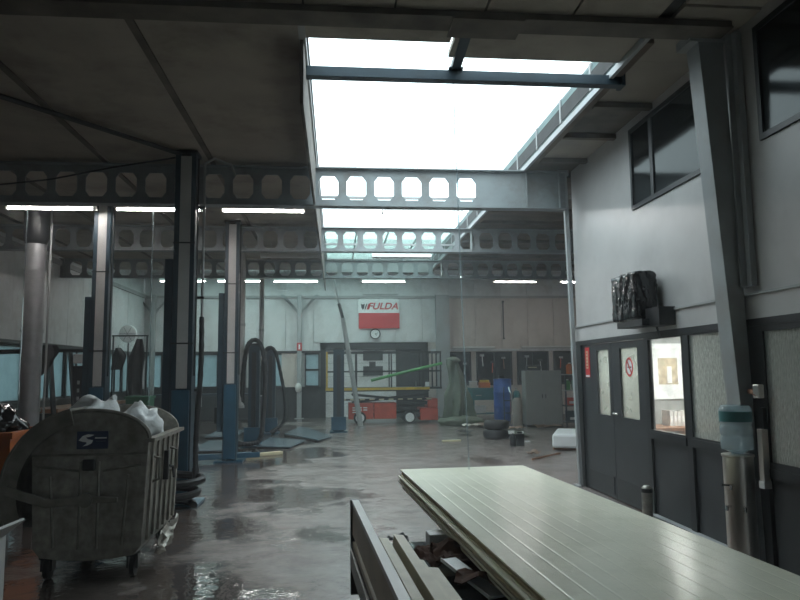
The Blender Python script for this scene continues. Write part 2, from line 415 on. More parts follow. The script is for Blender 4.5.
# right side: bare roof boards and joists across
for j, y in enumerate([YN + k * 1.0 for k in range(23)]):
    if y > YH: break
    B(SX1 + .13, (OX if y < OY1 - .5 else XR), y + .01, min(y + .99, YH), ZC + random.uniform(0, .02), ZC + .04).build('roof_board', M_BATTEN if abs(y - 7.0) < .1 else (M_CEIL if y < 9 else M_BROWNROOF), ceil)
for k in range(14):
    y = 7.0 + k * 0.98
    if any(abs(y - b) < .2 for b in (9.45, 13.45, 17.4)) or y > YH - .1: continue
    B(SX1 + .13, (OX if y < OY1 else XR), y - .04, y + .04, ZC - .06, ZC).build('joist', M_BROWNROOF if k % 2 else M_BATTEN, ceil)
x = XL
while x < XR - .3:
    x2 = min(x + 1.64, XR)
    if x2 > BX0 and x < BX1:
        B(x + .01, x2, YH + .04, BY0, ZH, ZH + .04).build('panel', M_WALLP, ceil); B(x + .01, x2, BY1, YB, ZH, ZH + .04).build('panel', M_WALLP, ceil)
    else: B(x + .01, x2, YH + .04, YB, ZH, ZH + .04).build('panel', M_WALLP, ceil)
    x += 1.66
# ---- kerb round the roof opening, with glazed upstand pieces
kerb = sroot('trim_1')
B(SX1 + .0, SX1 + .04, SY0 - .5, SY1, ZC - .06, ZC + .01).build('rail', M_STEELW, kerb)
B(SX1 + .04, SX1 + .13, SY0 - .2, SY1, ZC - .04, ZC + .04).build('rail_board', M_BROWNROOF, kerb)
B(SX1 + .02, SX1 + .06, SY0, SY1, ZC + .30, ZC + .34).build('top_rail', M_STEELW, kerb)
y = SY0 + .02; g = B(0, .015, 0, .93, 0, .28).mesh('glazing'); g.materials.append(M_KERBG)
po = B(-.01, .05, 0, .035, 0, .30).mesh('upstand_post'); po.materials.append(M_STEELG)
while y < SY1 - .9:
    link('pane', g, kerb, loc=(SX1 + .005, y, ZC + .02)); link('upstand_post', po, kerb, loc=(SX1 + .0, y + .935, ZC + .02)); y += .975
B(SX0 - .06, SX0, SY0 - .3, SY1, ZC - .02, ZC + .30).build('side_board', M_STEELG, kerb)
B(SX0 - .06, SX1 + .1, SY1, SY1 + .06, ZC - .06, ZC + .30).build('end_board', M_STEELG, kerb)
for (a, b) in ((SY0, 9.34), (9.56, 13.34), (13.56, 17.29), (17.51, SY1)):
    B(SX0 - .05, SX0 - .02, a, b, ZC - .60, ZC - .02).build('shade_fascia', M_BATTEN, kerb)  # boards added and hung deep to keep skylight off the beams at left
# glazing still in place over the far part of the opening
oldg = sroot('window_1')
gm = B(0, .71, 0, 1.92, 0, .012).mesh('pane'); gm.materials.append(M_PANE_SKY)
for i in range(4):
    for j in range(2):
        link('pane', gm, oldg, loc=(SX0 + .02 + i * .74, 15.5 + j * 1.95, ZC + .31 + .004 * ((i + j) % 2)))
for i in range(5):
    B(SX0 - .015 + i * .74, SX0 + .015 + i * .74, 15.45, SY1, ZC + .285, ZC + .33).build('glazing_bar', M_STEELG, oldg)

bl = sroot('window_20')  # glazing of the added, unseen rooflight behind the farthest beam
gb_ = B(0, .81, 0, BY1 - BY0, 0, .012).mesh('pane'); gb_.materials.append(M_PANE_SKY)
for i in range(10):
    link('pane', gb_, bl, loc=(BX0 + .02 + i * .85, BY0, ZH + .225))
    B(BX0 + .83 + i * .85, BX0 + .87 + i * .85, BY0, BY1, ZH + .2, ZH + .26).build('glazing_bar', M_STEELG, bl)

# ---- left wall
wl = sroot('wall_left')
B(XL - .2, XL - .02, YN, YB, 0, 1.0).build('base_wall', M_DARKP, wl)
B(XL - .2, XL - .02, YN, 12.9, 1.0, 2.36).build('side_wall', M_DARKP, wl)
B(XL - .2, XL - .06, YN, YB, 2.36, ZH + .1).build('upper_wall', M_WALLP, wl)
y = YN
pm_ = B(0, .06, 0, .985, 2.38, ZC - .005).mesh('panel'); pm_.materials.append(M_WALLP)
while y < YB - .5:
    link('panel', pm_, wl, loc=(XL - .06 + random.uniform(-.004, .004), y, 0)); y += 1.0
B(XL - .08, XL + .03, YN, YB, 2.30, 2.38).build('lintel', M_DARKF, wl)
B(XL - .08, XL + .05, 12.9, YB, .98, 1.05).build('sill', M_DARKF, wl)
B(XL - .02, XL + .05, YN, YB, 4.33, 4.45).build('top_rail', M_STEELG, wl)
wn = 2
def strip_window(axis, fixed, a0, a1, z0, z1, n, gap, pmat, transom=False):
    """one strip-window unit: dark frame with n panes"""
    global wn
    r = sroot('window_%d' % wn); wn += 1
    def bx(a, b, zz0, zz1, t0, t1, nm, mt):
        if axis == 'x': B(fixed + t0, fixed + t1, a, b, zz0, zz1).build(nm, mt, r)
        else: B(a, b, fixed + t0, fixed + t1, zz0, zz1).build(nm, mt, r)
    f = .05
    bx(a0, a1, z0, z0 + f, -.05, .05, 'frame_rail', M_DARKF); bx(a0, a1, z1 - f, z1, -.05, .05, 'frame_rail', M_DARKF)
    wd = (a1 - a0 - f) / n
    for k in range(n + 1): bx(a0 + k * wd, a0 + k * wd + f, z0 + f, z1 - f, -.05, .05, 'mullion', M_DARKF)
    for k in range(n): 
        if transom:
            zm = (z0 + z1) / 2
            bx(a0 + k * wd + f, a0 + (k + 1) * wd, zm - .03, zm + .03, -.04, .04, 'transom', M_DARKF)
            bx(a0 + k * wd + f, a0 + (k + 1) * wd, z0 + f, zm - .03, -.006, .006, 'pane', pmat)
            bx(a0 + k * wd + f, a0 + (k + 1) * wd, zm + .03, z1 - f, -.006, .006, 'pane', pmat)
        else: bx(a0 + k * wd + f, a0 + (k + 1) * wd, z0 + f, z1 - f, -.006, .006, 'pane', pmat)
    return r
for (a0, a1, n) in ((12.95, 15.7, 2), (16.15, 18.05, 2), (18.15, 20.3, 3), (20.75, 22.7, 3), (22.8, 24.9, 3)):
    strip_window('x', XL - .09, a0, a1, 1.05, 2.30, n, 0, M_PANE_DIRTY)
for (a0, a1) in ((15.7, 16.15), (18.05, 18.15), (20.3, 20.75), (22.7, 22.8)):
    B(XL - .2, XL - .02, a0, a1, 1.0, 2.36).build('pier', M_DARKF, wl)

# ---- back wall
wb = sroot('wall_back')
B(XL - .2, -.54, YB, YB + .2, 0, 1.08).build('base_wall', M_DARKP, wb)
B(XL - .2, XR + .2, YB + .05, YB + .2, 2.70, ZH + .2).build('upper_wall', M_WALLP, wb)
B(XL - .2, -.54, YB + .05, YB + .2, 2.40, 2.70).build('upper_wall', M_WALLP, wb)
B(3.36, XR + .2, YB + .05, YB + .2, 0, 2.70).build('right_wall', M_WALLB, wb)
pl_ = B(0, .985, -.05, 0, 2.40, 4.36).mesh('panel'); pl_.materials.append(M_WALLP)
pu_ = B(0, .985, -.05, 0, 4.42, ZH - .01).mesh('panel'); pu_.materials.append(M_WALLP)
ps_ = B(0, .985, -.05, 0, 2.72, 4.36).mesh('panel'); ps_.materials.append(M_WALLP)
pb_ = B(0, .985, -.05, 0, 2.42, 4.36).mesh('panel'); pb_.materials.append(M_WALLB)
x = XL
while x < XR - .5:
    me = pl_ if x < -1.2 else (ps_ if x < 3.5 else pb_)
    link('panel', me, wb, loc=(x, YB + .05 + random.uniform(-.004, .004), 0)); link('panel', pu_, wb, loc=(x, YB + .05, 0)); x += 1.0
B(XL, XR, YB - .06, YB + .02, 4.34, 4.43).build('top_rail', M_STEELG, wb)
B(XL, -.54, YB - .06, YB + .02, 2.34, 2.42).build('lintel', M_DARKF, wb)
B(3.5, XR, YB - .05, YB + .03, 2.36, 2.44).build('lintel', M_WALLP, wb)
B(XL, -.54, YB - .08, YB + .02, 1.04, 1.12).build('sill', M_DARKF, wb)
for (a0, a1, n, t) in ((-6.75, -5.6, 2, False), (-5.5, -4.2, 2, False), (-4.1, -3.2, 1, False), (-3.1, -1.62, 2, False), (-1.12, -.58, 1, True)):
    strip_window('y', YB + .06, a0, a1, 1.12, 2.34, n, 0, M_PANE_DIRTY, t)
# pale infill board next to the pillar
B(-1.95, -1.40, YB - .02, YB + .02, 1.12, 2.34).build('infill_board', M_WALLB, wb)
for (a0, a1) in ((-6.95, -6.75), (-5.6, -5.5), (-4.2, -4.1), (-3.2, -3.1), (-1.62, -1.12), (-.58, -.5)):
    B(a0, a1, YB + .02, YB + .2, 1.08, 2.42).build('pier', M_STEELG, wb)
# dark glazed strip to the right
for (a0, a1, n) in ((3.95, 5.0, 2), (5.2, 6.55, 2), (6.75, 7.95, 2), (8.15, 9.7, 2)):
    strip_window('y', YB + .0, a0, a1, 1.1, 2.34, n, 0, M_PANE_DARK)

# ---- big doorway in the back wall
dr = sroot('door_1')
B(-.56, -.36, YB - .12, YB + .12, 0, 2.70).build('door_frame', M_DARKF, dr)
B(3.18, 3.38, YB - .12, YB + .12, 0, 2.70).build('door_frame', M_DARKF, dr)
B(-.56, 3.38, YB - .12, YB + .12, 2.45, 2.70).build('door_frame', M_DARKF, dr)
for k in range(5):
    B(-.36, 2.20, YB + .02, YB + .06, .01 + k * .488, .01 + k * .488 + .48).build('panel', M_WALLP, dr)
B(2.20, 3.18, YB - .02, YB + .04, 0, 2.45).build('dark_leaf', M_DARKP, dr)
B(-.5, 3.3, YB + .065, YB + .12, 0, 2.6).build('backing', M_DARKP, dr)
for z in (1.5, 2.05):
    B(1.0, 1.72, YB - .01, YB + .02, z, z + .34).build('pane', M_DARKP, dr)
B(2.9, 2.94, YB - .07, YB - .02, 1.05, 1.25).build('handle', M_CHROME, dr)

# ---- other walls closing the hall (outside the frame)
struct(B(XR, XR + .2, OY1, YB, 0, ZH + .2).build('wall_right', M_WALLB))
struct(B(XL - .2, OX, YN - .2, YN, 0, ZC + .2).build('wall_front', M_WALLP))

# ---- office block on the right
wo = sroot('wall_office')
T0, T1 = OX, OX + .12
def seg(y0, y1, z0, z1, nm, mt, t0=0.0, t1=.12): return B(OX + t0, OX + t1, y0, y1, z0, z1).build(nm, mt, wo)
# upper white cladding with openings for two windows
U1, U2 = (5.62, 7.56), (2.9, 5.12)
seg(OY0, OY1, 2.24, 3.48, 'upper_wall', M_OFFW); seg(OY0, U2[0], 3.48, 4.45, 'upper_wall', M_OFFW)
seg(U2[1], U1[0], 3.48, 4.45, 'upper_wall', M_OFFW); seg(U1[1], OY1, 3.48, 4.45, 'upper_wall', M_OFFW)
seg(OY0, OY1, 4.45, ZC + .05, 'upper_wall', M_OFFW)
seg(OY0, OY1, 2.03, 2.24, 'fascia', M_OFFW, -.03, .12)
seg(OY0, OY1, 2.225, 2.245, 'ledge', M_STEELG, -.05, .0)
# lower frame
for (a, b) in ((9.42, 9.6), (7.34, 7.42), (6.46, 6.56), (5.30, 5.66), (3.2, 3.32)): seg(a, b, 0, 2.03, 'post', M_DARKF, -.02, .03)
seg(OY0, OY1, 1.97, 2.03, 'head_rail', M_DARKF, -.03, .1)
seg(9.30, 9.42, 0, 2.0, 'door_jamb', M_DARKF, 0, .1)
for (a, b) in ((6.56, 7.34), (5.66, 6.46)):
    seg(a, b, .86, .94, 'sill', M_DARKF, -.03, .1); seg(a, b, .02, .86, 'panel', M_DARKP, .01, .08)
seg(3.32, 5.30, .74, .82, 'sill', M_DARKF, -.03, .1)
for k in range(2): seg(3.32 + k * .99, 3.32 + k * .99 + .98, .02, .74, 'panel', M_DARKP, .01, .08)
for k in range(3): seg(OY0 + k * 1.06, OY0 + k * 1.06 + 1.05, .02, 1.97, 'panel', M_DARKP, .01, .08)
seg(OY0, 7.42, 0, .05, 'base_channel', M_STEELG, -.07, .0)
# office end wall, its inside, floor deck and room behind
B(OX + .12, XR, OY1 - .06, OY1, 0, ZC + .05).build('end_wall', M_OFFW, wo)
B(OX + .12, XR, OY1 - .09, OY1 - .06, 0, 2.4).build('inner_lining', M_OFFIN, wo)
B(OX + .12, XR, OY0, OY0 + .06, 0, ZC + .05).build('end_wall', M_OFFIN, wo)
B(7.0, 7.1, OY0 + .06, OY1 - .09, 0, 2.4).build('inner_wall', M_OFFIN, wo)
B(OX + .12, XR, OY0 + .06, OY1 - .09, 2.40, 2.55).build('upper_floor', M_OFFIN, wo)
B(6.2, 6.3, OY0 + .06, OY1 - .09, 2.55, ZC).build('inner_wall', M_DARKP, wo)

def office_window(y0, y1, z0, z1, pm, muls=(), f=.045, t=-.006):
    global wn
    r = sroot('window_%d' % wn); wn += 1
    for (a, b, c, d) in ((y0, y1, z0, z0 + f), (y0, y1, z1 - f, z1), (y0, y0 + f, z0 + f, z1 - f), (y1 - f, y1, z0 + f, z1 - f)):
        B(OX - .022, OX + .03, a, b, c, d).build('frame', M_DARKF, r)
    e = [y0 + f] + [q for q in muls] + [y1 - f]
    for q in muls: B(OX - .02, OX + .03, q - .035, q + .035, z0 + f, z1 - f).build('mullion', M_DARKF, r)
    for k in range(len(e) - 1):
        B(OX + t, OX + t + .008, e[k] + (.035 if k else 0), e[k + 1] - (.035 if k < len(e) - 2 else 0), z0 + f, z1 - f).build('pane', pm, r)
    return r
office_window(6.56, 7.34, .94, 1.97, M_PANE_CLEAR, f=.02)
office_window(5.66, 6.46, .94, 1.97, M_PANE_WET, f=.02)
office_window(3.32, 5.30, .82, 1.97, M_PANE_WET, (4.3,), f=.05)
office_window(U1[0], U1[1], 3.48, 4.45, M_PANE_UP, (7.02,), f=.05)
office_window(U2[0], U2[1], 3.48, 4.45, M_PANE_UP, (4.0,), f=.05)

# double door
for n_, (y0, y1, g0, g1, hy) in enumerate(((8.37, 9.30, 8.46, 8.86, 8.43), (7.42, 8.36, 7.62, 8.12, 8.29))):
    d = sroot('door_%d' % (n_ + 2))
    for (a, b, c, e) in ((y0, g0, .02, 1.96), (g1, y1, .02, 1.96), (g0, g1, .02, 1.04), (g0, g1, 1.88, 1.96)):
        B(OX - .01, OX + .045, a, b, c, e).build('leaf', M_DARKP, d)
    B(OX + .012, OX + .02, g0, g1, 1.04, 1.88).build('pane', M_PANE_DOOR, d)
    if n_ == 1:
        MB().tube([(OX - .005, hy - .03, 1.08), (OX - .06, hy - .03, 1.08), (OX - .06, hy - .15, 1.08)], .012).build('handle', M_CHROME, d)
    B(OX - .018, OX - .01, y0 + .05, y1 - .05, .06, .28).build('kick_plate', M_DARKF, d)
# upper office ceiling lamp is off; a lit lamp in the ground-floor office
lamp = thing('office_lamp', 'lit ceiling lamp inside the ground floor office', 'lamp', (4.7, 8.3, 2.4))
B(-.62, .62, -.16, .16, -.05, 0).build('housing', M_WHITEP, lamp); B(-.58, .58, -.13, .13, -.062, -.05).build('diffuser', M_OFFL, lamp)

# ================================================================== ROOF STEEL
def castellated(name, label, y, x0, x1, hole0, hole1, z0=3.94, z1=4.50):
    t = thing(name, label, 'beam', (0, y, 0))
    p = .395; wb_ = MB(); th = .007
    zc = (z0 + z1) / 2; H = (z1 - z0) / 2 - .015
    a, w_, h, b = .085, .14, .17, .095
    xx = hole0
    def pt(x, z, s): return (x, s * th, z)
    while xx + p <= hole1 + 1e-6:
        cx = xx + p / 2
        oc = [(w_, -b), (w_, b), (a, h), (-a, h), (-w_, b), (-w_, -b), (-a, -h), (a, -h)]
        for s in (-1, 1):
            def Q(l):
                l = [pt(cx + q[0], zc + q[1], s) for q in l]
                wb_.quad(l if s < 0 else l[::-1])
            Q([(w_, -b), (p / 2, -b), (p / 2, b), (w_, b)]); Q([(-p / 2, -b), (-w_, -b), (-w_, b), (-p / 2, b)])
            Q([(a, h), (a, H), (-a, H), (-a, h)]); Q([(-a, -h), (-a, -H), (a, -H), (a, -h)])
            Q([(w_, b), (p / 2, b), (p / 2, H), (a, H), (a, h)]); Q([(-a, h), (-a, H), (-p / 2, H), (-p / 2, b), (-w_, b)])
            Q([(-w_, -b), (-p / 2, -b), (-p / 2, -H), (-a, -H), (-a, -h)]); Q([(a, -h), (a, -H), (p / 2, -H), (p / 2, -b), (w_, -b)])
        for k in range(8):
            q0, q1 = oc[k], oc[(k + 1) % 8]
            wb_.quad([pt(cx + q0[0], zc + q0[1], -1), pt(cx + q1[0], zc + q1[1], -1), pt(cx + q1[0], zc + q1[1], 1), pt(cx + q0[0], zc + q0[1], 1)])
        xx += p
    if xx < x1: wb_.box(xx, x1, -th, th, zc - H, zc + H)
    if x0 < hole0: wb_.box(x0, hole0, -th, th, zc - H, zc + H)
    wb_.build('web', M_BEAMP, t)
    B(x0, x1, -.09, .09, z1 - .015, z1).build('top_flange', M_BEAMP, t); B(x0, x1, -.09, .09, z0, z0 + .015).build('bottom_flange', M_BEAMP, t)
    k = SX0 + 1.3
    for q in (x0 + .1, 2.75, x1 - .1): B(q - .006, q + .006, -.08, .08, z0 + .015, z1 - .015).build('stiffener', M_BEAMP, t)
    return t
castellated('castellated_beam', 'nearest white roof beam with octagonal holes, above the skylight\'s wide opening', 9.45, XL, 3.34, XL + .18, 2.45)
castellated('castellated_beam', 'middle one of the three white roof beams with octagonal holes', 13.45, XL, XR, XL + .18, XR - .3, 4.01, 4.50)
castellated('castellated_beam', 'farthest white roof beam with octagonal holes, lowest in the photo', 17.4, XL, XR, XL + .18, XR - .3, 4.03, 4.50)

hb = thing('header_beam', 'dark timber-clad beam crossing the ceiling at the top of the photo', 'beam', (0, 5.30, 0))
B(XL, 3.35, -.10, .10, 4.50, 4.56).build('beam_box', M_BATTEN, hb); B(XL, 3.35, -.12, .12, 4.485, 4.50).build('bottom_board', M_BATTEN, hb)
B(.95, 1.55, -.12, .2, 4.47, 4.485).build('splice_plate', M_BATTEN, hb)

bb = thing('blue_cross_bar', 'dark blue steel bar crossing the front of the open skylight', 'bar', (0, 6.30, 0))
B(-.30, 2.82, -.05, .05, 4.43, 4.53).build('bar', M_BLUES, bb, bevel=.004)
B(-.34, -.30, -.07, .07, 4.42, 4.55).build('end_plate', M_BLUES, bb); B(2.82, 2.86, -.07, .07, 4.42, 4.55).build('end_plate', M_BLUES, bb)
sb = thing('short_steel_bar', 'short dark bar running from the ceiling edge to the blue skylight bar', 'bar', (1.16, 6.25, 4.53))
B(-.045, .045, -.85, .05, 0.0, .06).build('bar', M_BLUES, sb); B(-.07, .07, -.05, .07, -.0, .012).build('foot_plate', M_BLUES, sb)
sb.rotation_euler = (0, 0, R(-2))

def slanted_column(label, y, top, bot, d, mt, extra=False):
    t = thing('portal_column', label, 'column', (0, y, 0))
    (tx0, tx1), (bx0, bx1) = top, bot
    MB().prism([(bx0, 0.02), (bx1, 0.02), (tx1, 4.52), (tx0, 4.52)], 'y', -d, d).build('leg', mt, t, bevel=.004)
    for s in (-1, 1):
        MB().prism([(bx0 - .012, .02), (bx0, .02), (tx0, 4.52), (tx0 - .012, 4.52)], 'y', -d - .025, d + .025)
    B(bx0 - .05, min(bx1 + .05, 3.41), -d - .06, d + .06, 0, .02).build('base_plate', M_STEELG, t)
    B(tx0 - .08, tx1 + .02, -d - .02, d + .02, 4.46, 4.54).build('cap_plate', mt, t)
    return t
c0 = slanted_column('wide white column leaning inwards beside the water cooler', 5.50, (3.15, 3.38), (3.41, 3.475), .10, M_STEELW)
slanted_column('slim leaning column at the office corner, under the nearest beam', 9.50, (3.32, 3.38), (3.405, 3.45), .035, M_STEELW)
tp = thing('wall_post', 'upright steel post on the office wall behind the leaning column', 'column', (3.43, 5.36, 0))
B(-.0, .05, -.07, .07, 2.3, 4.52).build('flange', M_STEELW, tp); B(-.05, .0, -.008, .008, 2.3, 4.52).build('web', M_STEELW, tp)

# back wall pillars with knee braces
def pillar(label, x, brace=True, w_=.16):
    t = thing('wall_pillar', label, 'pillar', (x, YB - .22, 0))
    B(-w_ / 2, w_ / 2, -.08, .08, 0.015, 4.44).build('post', M_STEELW, t); B(-.16, .16, -.12, .12, 0, .015).build('base_plate', M_STEELG, t)
    if brace:
        for s in (-1, 1):
            MB().prism([(s * .08, 3.78), (s * .08, 3.90), (s * .70, 4.44), (s * .56, 4.44)][::s], 'y', -.05, .05).build('knee_brace', M_STEELW, t)
    return t
p1 = pillar('white pillar with knee braces and a small red sign on the back wall', -1.30)
B(-.09, .09, -.095, -.083, 2.42, 2.70).build('fire_sign', M_SRED, p1); B(-.03, .03, -.10, -.095, 2.47, 2.64).build('sign_pictogram', M_BWHITE, p1)
blob_obj('hanging_bag', M_WHITEP, p1, center=(-.03, -.14, 1.1), rad=(.12, .06, .17), amp=.15, sub=2)
pillar('white pillar with knee braces in the back left corner', -6.45)
pillar('wide grey pillar right of the banner wall', 3.92, False, .5)

# ================================================================== LAMPS
def luminaire(label, x, y, z, lit=True, L=1.36):
    t = thing('fluorescent_lamp' if lit else 'unlit_fluorescent_lamp', label, 'lamp', (x, y, z))
    MB().prism([(-.12, -.004), (-.045, .04), (.045, .04), (.12, -.004), (.12, .010), (.05, .085), (-.05, .085), (-.12, .010)], 'x', -L / 2, L / 2).build('housing', M_WHITEP, t)
    MB().tube([(-L / 2 + .03, 0, 0.0), (L / 2 - .03, 0, 0.0)], .022, 10).build('tube', M_TUBE if lit else M_WHITEP, t, smooth=True)
    for s in (-1, 1): B(s * (L / 2 - .015) - .015, s * (L / 2 - .015) + .015, -.03, .03, -.03, .03).build('end_cap', M_WHITEP, t)
    for s in (-1, 1): MB().tube([(s * .45, 0, .085), (s * .45, 0, (ZH if y > 19.5 else ZC) - z)], .006, 6).build('hanger_rod', M_STEELG, t)
    if SX0 < x < SX1 and y < 19: B(SX0 - x - .02, SX1 - x + .02, -.02, .02, ZC - z - .05, ZC - z - .01).build('support_channel', M_STEELG, t)
    if y > 19.5 and BX0 < x < BX1:
        for s in (-1, 1): B(s * .45 - .02, s * .45 + .02, BY0 - y - .06, BY1 - y + .06, ZH - z - .04, ZH - z).build('support_channel', M_STEELG, t)
    return t
for lab, x in (('lit fluorescent lamp nearest the left edge of the photo', -4.53), ('lit fluorescent lamp partly behind the tall blue lift post', -2.85),
               ('lit fluorescent lamp just left of the skylight edge', -1.18), ('lit fluorescent lamp under the skylight behind the nearest beam', 1.45)):
    luminaire(lab, x, 11.12, 4.28)
for lab, x in (('unlit fluorescent lamp left of the skylight between two roof beams', -1.0), ('unlit fluorescent lamp hanging under the skylight glazing', 1.5)):
    luminaire(lab, x, 15.3, 4.22, False)
for lab, x in (('distant lit lamp seen just right of the tallest lift post', -4.6), ('distant lit lamp partly hidden by the second lift post', -2.9),
               ('distant lit lamp in front of the pillar with the red sign', -1.22), ('distant lit lamp above the red and white banner', 1.48),
               ('distant lit lamp above the dark shelves to the right', 5.66), ('distant lit lamp behind the office corner column', 7.82)):
    luminaire(lab, x, 20.9, 4.42, True)

# ================================================================== CAR LIFT POSTS
def lift_post(label, x, y, rz=0, arms=(), carr_z=3.12):
    t = thing('lift_post', label, 'lift post', (x, y, 0), rz)
    B(-.26, .26, -.24, .24, 0, .03).build('base_plate', M_BLUEL, t)
    col = B(-.13, -.105, -.12, .12, .03, 4.5); col.box(.105, .13, -.12, .12, .03, 4.5); col.box(-.13, .13, .095, .12, .03, 4.5)
    col.box(-.105, -.06, -.12, -.10, .03, 4.5); col.box(.06, .105, -.12, -.10, .03, 4.5)
    col.build('column', M_BLUES, t)
    B(-.062, .075, -.124, -.10, 1.44, 4.46).build('cover_strip', M_STRIP, t)
    B(-.11, .11, -.145, -.10, .06, 1.42).build('lower_cover', M_BLUEL, t, bevel=.01)
    B(-.15, .15, -.14, .14, 4.5, 4.535).build('top_cap', M_BLACK, t)
    c = B(-.24, -.14, -.10, .10, .55, carr_z).build('carriage', M_BLUES, t, bevel=.008)
    B(-.29, -.24, -.06, .06, .7, 1.0).build('latch_box', M_BLACK, c)
    for z in (2.0, 3.3): B(-.14, .14, -.126, -.115, z, z + .02).build('strap', M_BLACK, t)
    MB().tube([(.15, -.05, 4.45), (.155, -.05, 3.0), (.15, -.05, 1.6)], .012, 6).build('cable', M_BLACK, t)
    for k, (ang, ln) in enumerate(arms):
        a = MB(); ca, sa = math.cos(ang), math.sin(ang)
        rot = Matrix.Rotation(ang, 3, 'Z')
        a.box(.1, ln, -.06, .06, .05, .15, rot, (0, 0, .1))
        ar = a.build('swing_arm', M_BLUEL, t, bevel=.008)
        MB().lathe([(.07, .15), (.07, .17), (.045, .175), (.045, .20)], ca * (ln - .08), sa * (ln - .08), 12).build('lift_pad', M_RUBBER, ar)
    return t
lift_post('tallest dark blue car lift post with a grey cover strip, behind the waste container', -1.95, 9.0, arms=((R(200), .9),), carr_z=3.1)
lift_post('dark blue car lift post with a light lower half, further back in the middle', -1.96, 13.12, arms=((R(195), .75), (R(20), .55)), carr_z=3.14)
lift_post('dark blue car lift post left of the tallest one, its foot hidden', -3.85, 11.6, carr_z=2.9)
ot = thing('overhead_tube', 'dark overhead tube sloping from the top left to the tallest lift post', 'tube', (0, 0, 0))
MB().tube([(-1.98, 8.98, 4.50), (-3.41, 7.02, 4.46), (-6.75, 2.45, 4.44)], .03, 8).build('tube', M_BLACK, ot)
B(-2.08, -1.88, 8.9, 9.1, 4.535, 4.549).build('end_bracket', M_BLACK, ot)
oc_ = thing('hanging_cable', 'thin sagging cable under the ceiling left of the tallest lift post', 'cable', (0, 0, 0))
MB().tube([(-2.1, 8.95, 4.46), (-2.9, 9.0, 4.33), (-3.8, 9.3, 4.24), (-4.8, 9.6, 4.21), (-6.74, 10.1, 4.30)], .012, 6).build('cable', M_BLACK, oc_)
dp = thing('drop_pipe', 'thin pale pipe bending down beside the tallest lift post', 'pipe', (-1.74, 9.06, 0))
MB().tube([(.38, .15, 4.30), (.33, .12, 4.44), (.12, .03, 4.50), (.0, 0, 4.42), (0, 0, 4.0), (0, 0, 1.2)], .018, 8).build('pipe', M_STEELG, dp, smooth=True)
for z in (1.4, 2.6, 3.8): B(-.075, .02, -.02, .02, z, z + .03).build('clip', M_BLACK, dp)

def short_post(label, x, y, h=2.25, w_=.25):
    t = thing('short_lift_post', label, 'lift post', (x, y, 0))
    B(-.24, .24, -.24, .24, 0, .03).build('base_plate', M_BLUEL, t)
    B(-w_ / 2, w_ / 2, -.11, .11, .03, h).build('column', M_BLUES, t, bevel=.012)
    B(-.05, .05, -.125, -.11, .2, h - .15).build('slot_cover', M_BLACK, t)
    B(-.11, .11, -.10, .10, h, h + .05).build('top_cap', M_BLACK, t)
    B(-.20, .20, -.16, -.11, .06, .42).build('carriage', M_BLUEL, t)
    return t
short_post('short dark blue lift post with a tall black hose loop, nearer one', -1.84, 15.8)
short_post('short dark blue lift post with a hose loop, further back by the wall', -1.77, 19.0)
short_post('short dark blue lift post in front of the orange scissor lift', .08, 19.0, 2.25, .30)
def drop_duct(label, x, y, z0, z1, r):
    t = thing('exhaust_drop_pipe', label, 'pipe', (x, y, 0))
    MB().lathe([(r, z0), (r, z1)], seg=12).build('pipe', M_STRIP, t, smooth=True)
    for z in (z0, (z0 + z1) / 2, z1 - .08): MB().lathe([(r + .012, z), (r + .012, z + .06)], seg=12).build('collar', M_STEELG, t, smooth=True)
    return t
drop_duct('slim grey drop pipe beside the nearer hose loop', -2.12, 15.72, .85, 4.54, .065)
drop_duct('slim grey drop pipe beside the farther hose loop', -2.03, 18.95, 1.0, 4.54, .065)
def hose(label, pts, r=.055, ribs=True):
    t = thing('exhaust_hose', label, 'hose', (0, 0, 0))
    cv = []
    P = [Vector(p) for p in pts]
    for i in range(len(P) - 1):
        p0, p1, p2, p3 = P[max(i - 1, 0)], P[i], P[i + 1], P[min(i + 2, len(P) - 1)]
        for k in range(8):
            u = k / 8
            cv.append(0.5 * ((2 * p1) + (p2 - p0) * u + (2 * p0 - 5 * p1 + 4 * p2 - p3) * u * u + (3 * p1 - p0 - 3 * p2 + p3) * u ** 3))
    cv.append(P[-1])
    rad = [r * (1.0 if k % 2 else .86) for k in range(len(cv))]
    MB().tube(cv, rad, 10).build('hose_pipe', M_RUBBER, t, smooth=False)
    e = (cv[-1] - cv[-2]).normalized()
    MB().tube([cv[-1] - e * .02, cv[-1] + e * .12], r * 1.25, 10).build('nozzle', M_BLACK, t)
    return t
hose('ribbed black hose looped over the nearer short lift post', [(-2.10, 15.72, .95), (-2.06, 15.6, 1.7), (-1.95, 15.55, 2.28), (-1.72, 15.55, 2.32), (-1.58, 15.55, 1.8), (-1.60, 15.55, .8), (-1.66, 15.5, .2), (-1.85, 15.45, .09), (-2.1, 15.4, .09)], .055)
hose('black hose looped over the farther short lift post', [(-2.02, 18.9, 1.05), (-1.98, 18.7, 1.7), (-1.88, 18.7, 2.25), (-1.66, 18.7, 2.25), (-1.50, 18.7, 1.7), (-1.36, 18.7, .9), (-1.38, 18.65, .35), (-1.62, 18.55, .12)], .05)
hose('black hose hanging down the right side of the tallest lift post', [(-1.72, 8.95, 2.35), (-1.70, 8.85, 1.7), (-1.73, 8.8, .9), (-1.72, 8.75, .45)], .035)
coil = thing('coiled_hose', 'black coiled hose lying at the foot of the tallest lift post', 'hose', (-1.88, 8.62, 0))
MB().tube([(math.cos(a * .5) * (.17 + .004 * a), math.sin(a * .5) * (.11 + .002 * a), .05 + .012 * a) for a in range(34)], .045, 8).build('coil', M_RUBBER, coil, smooth=True)

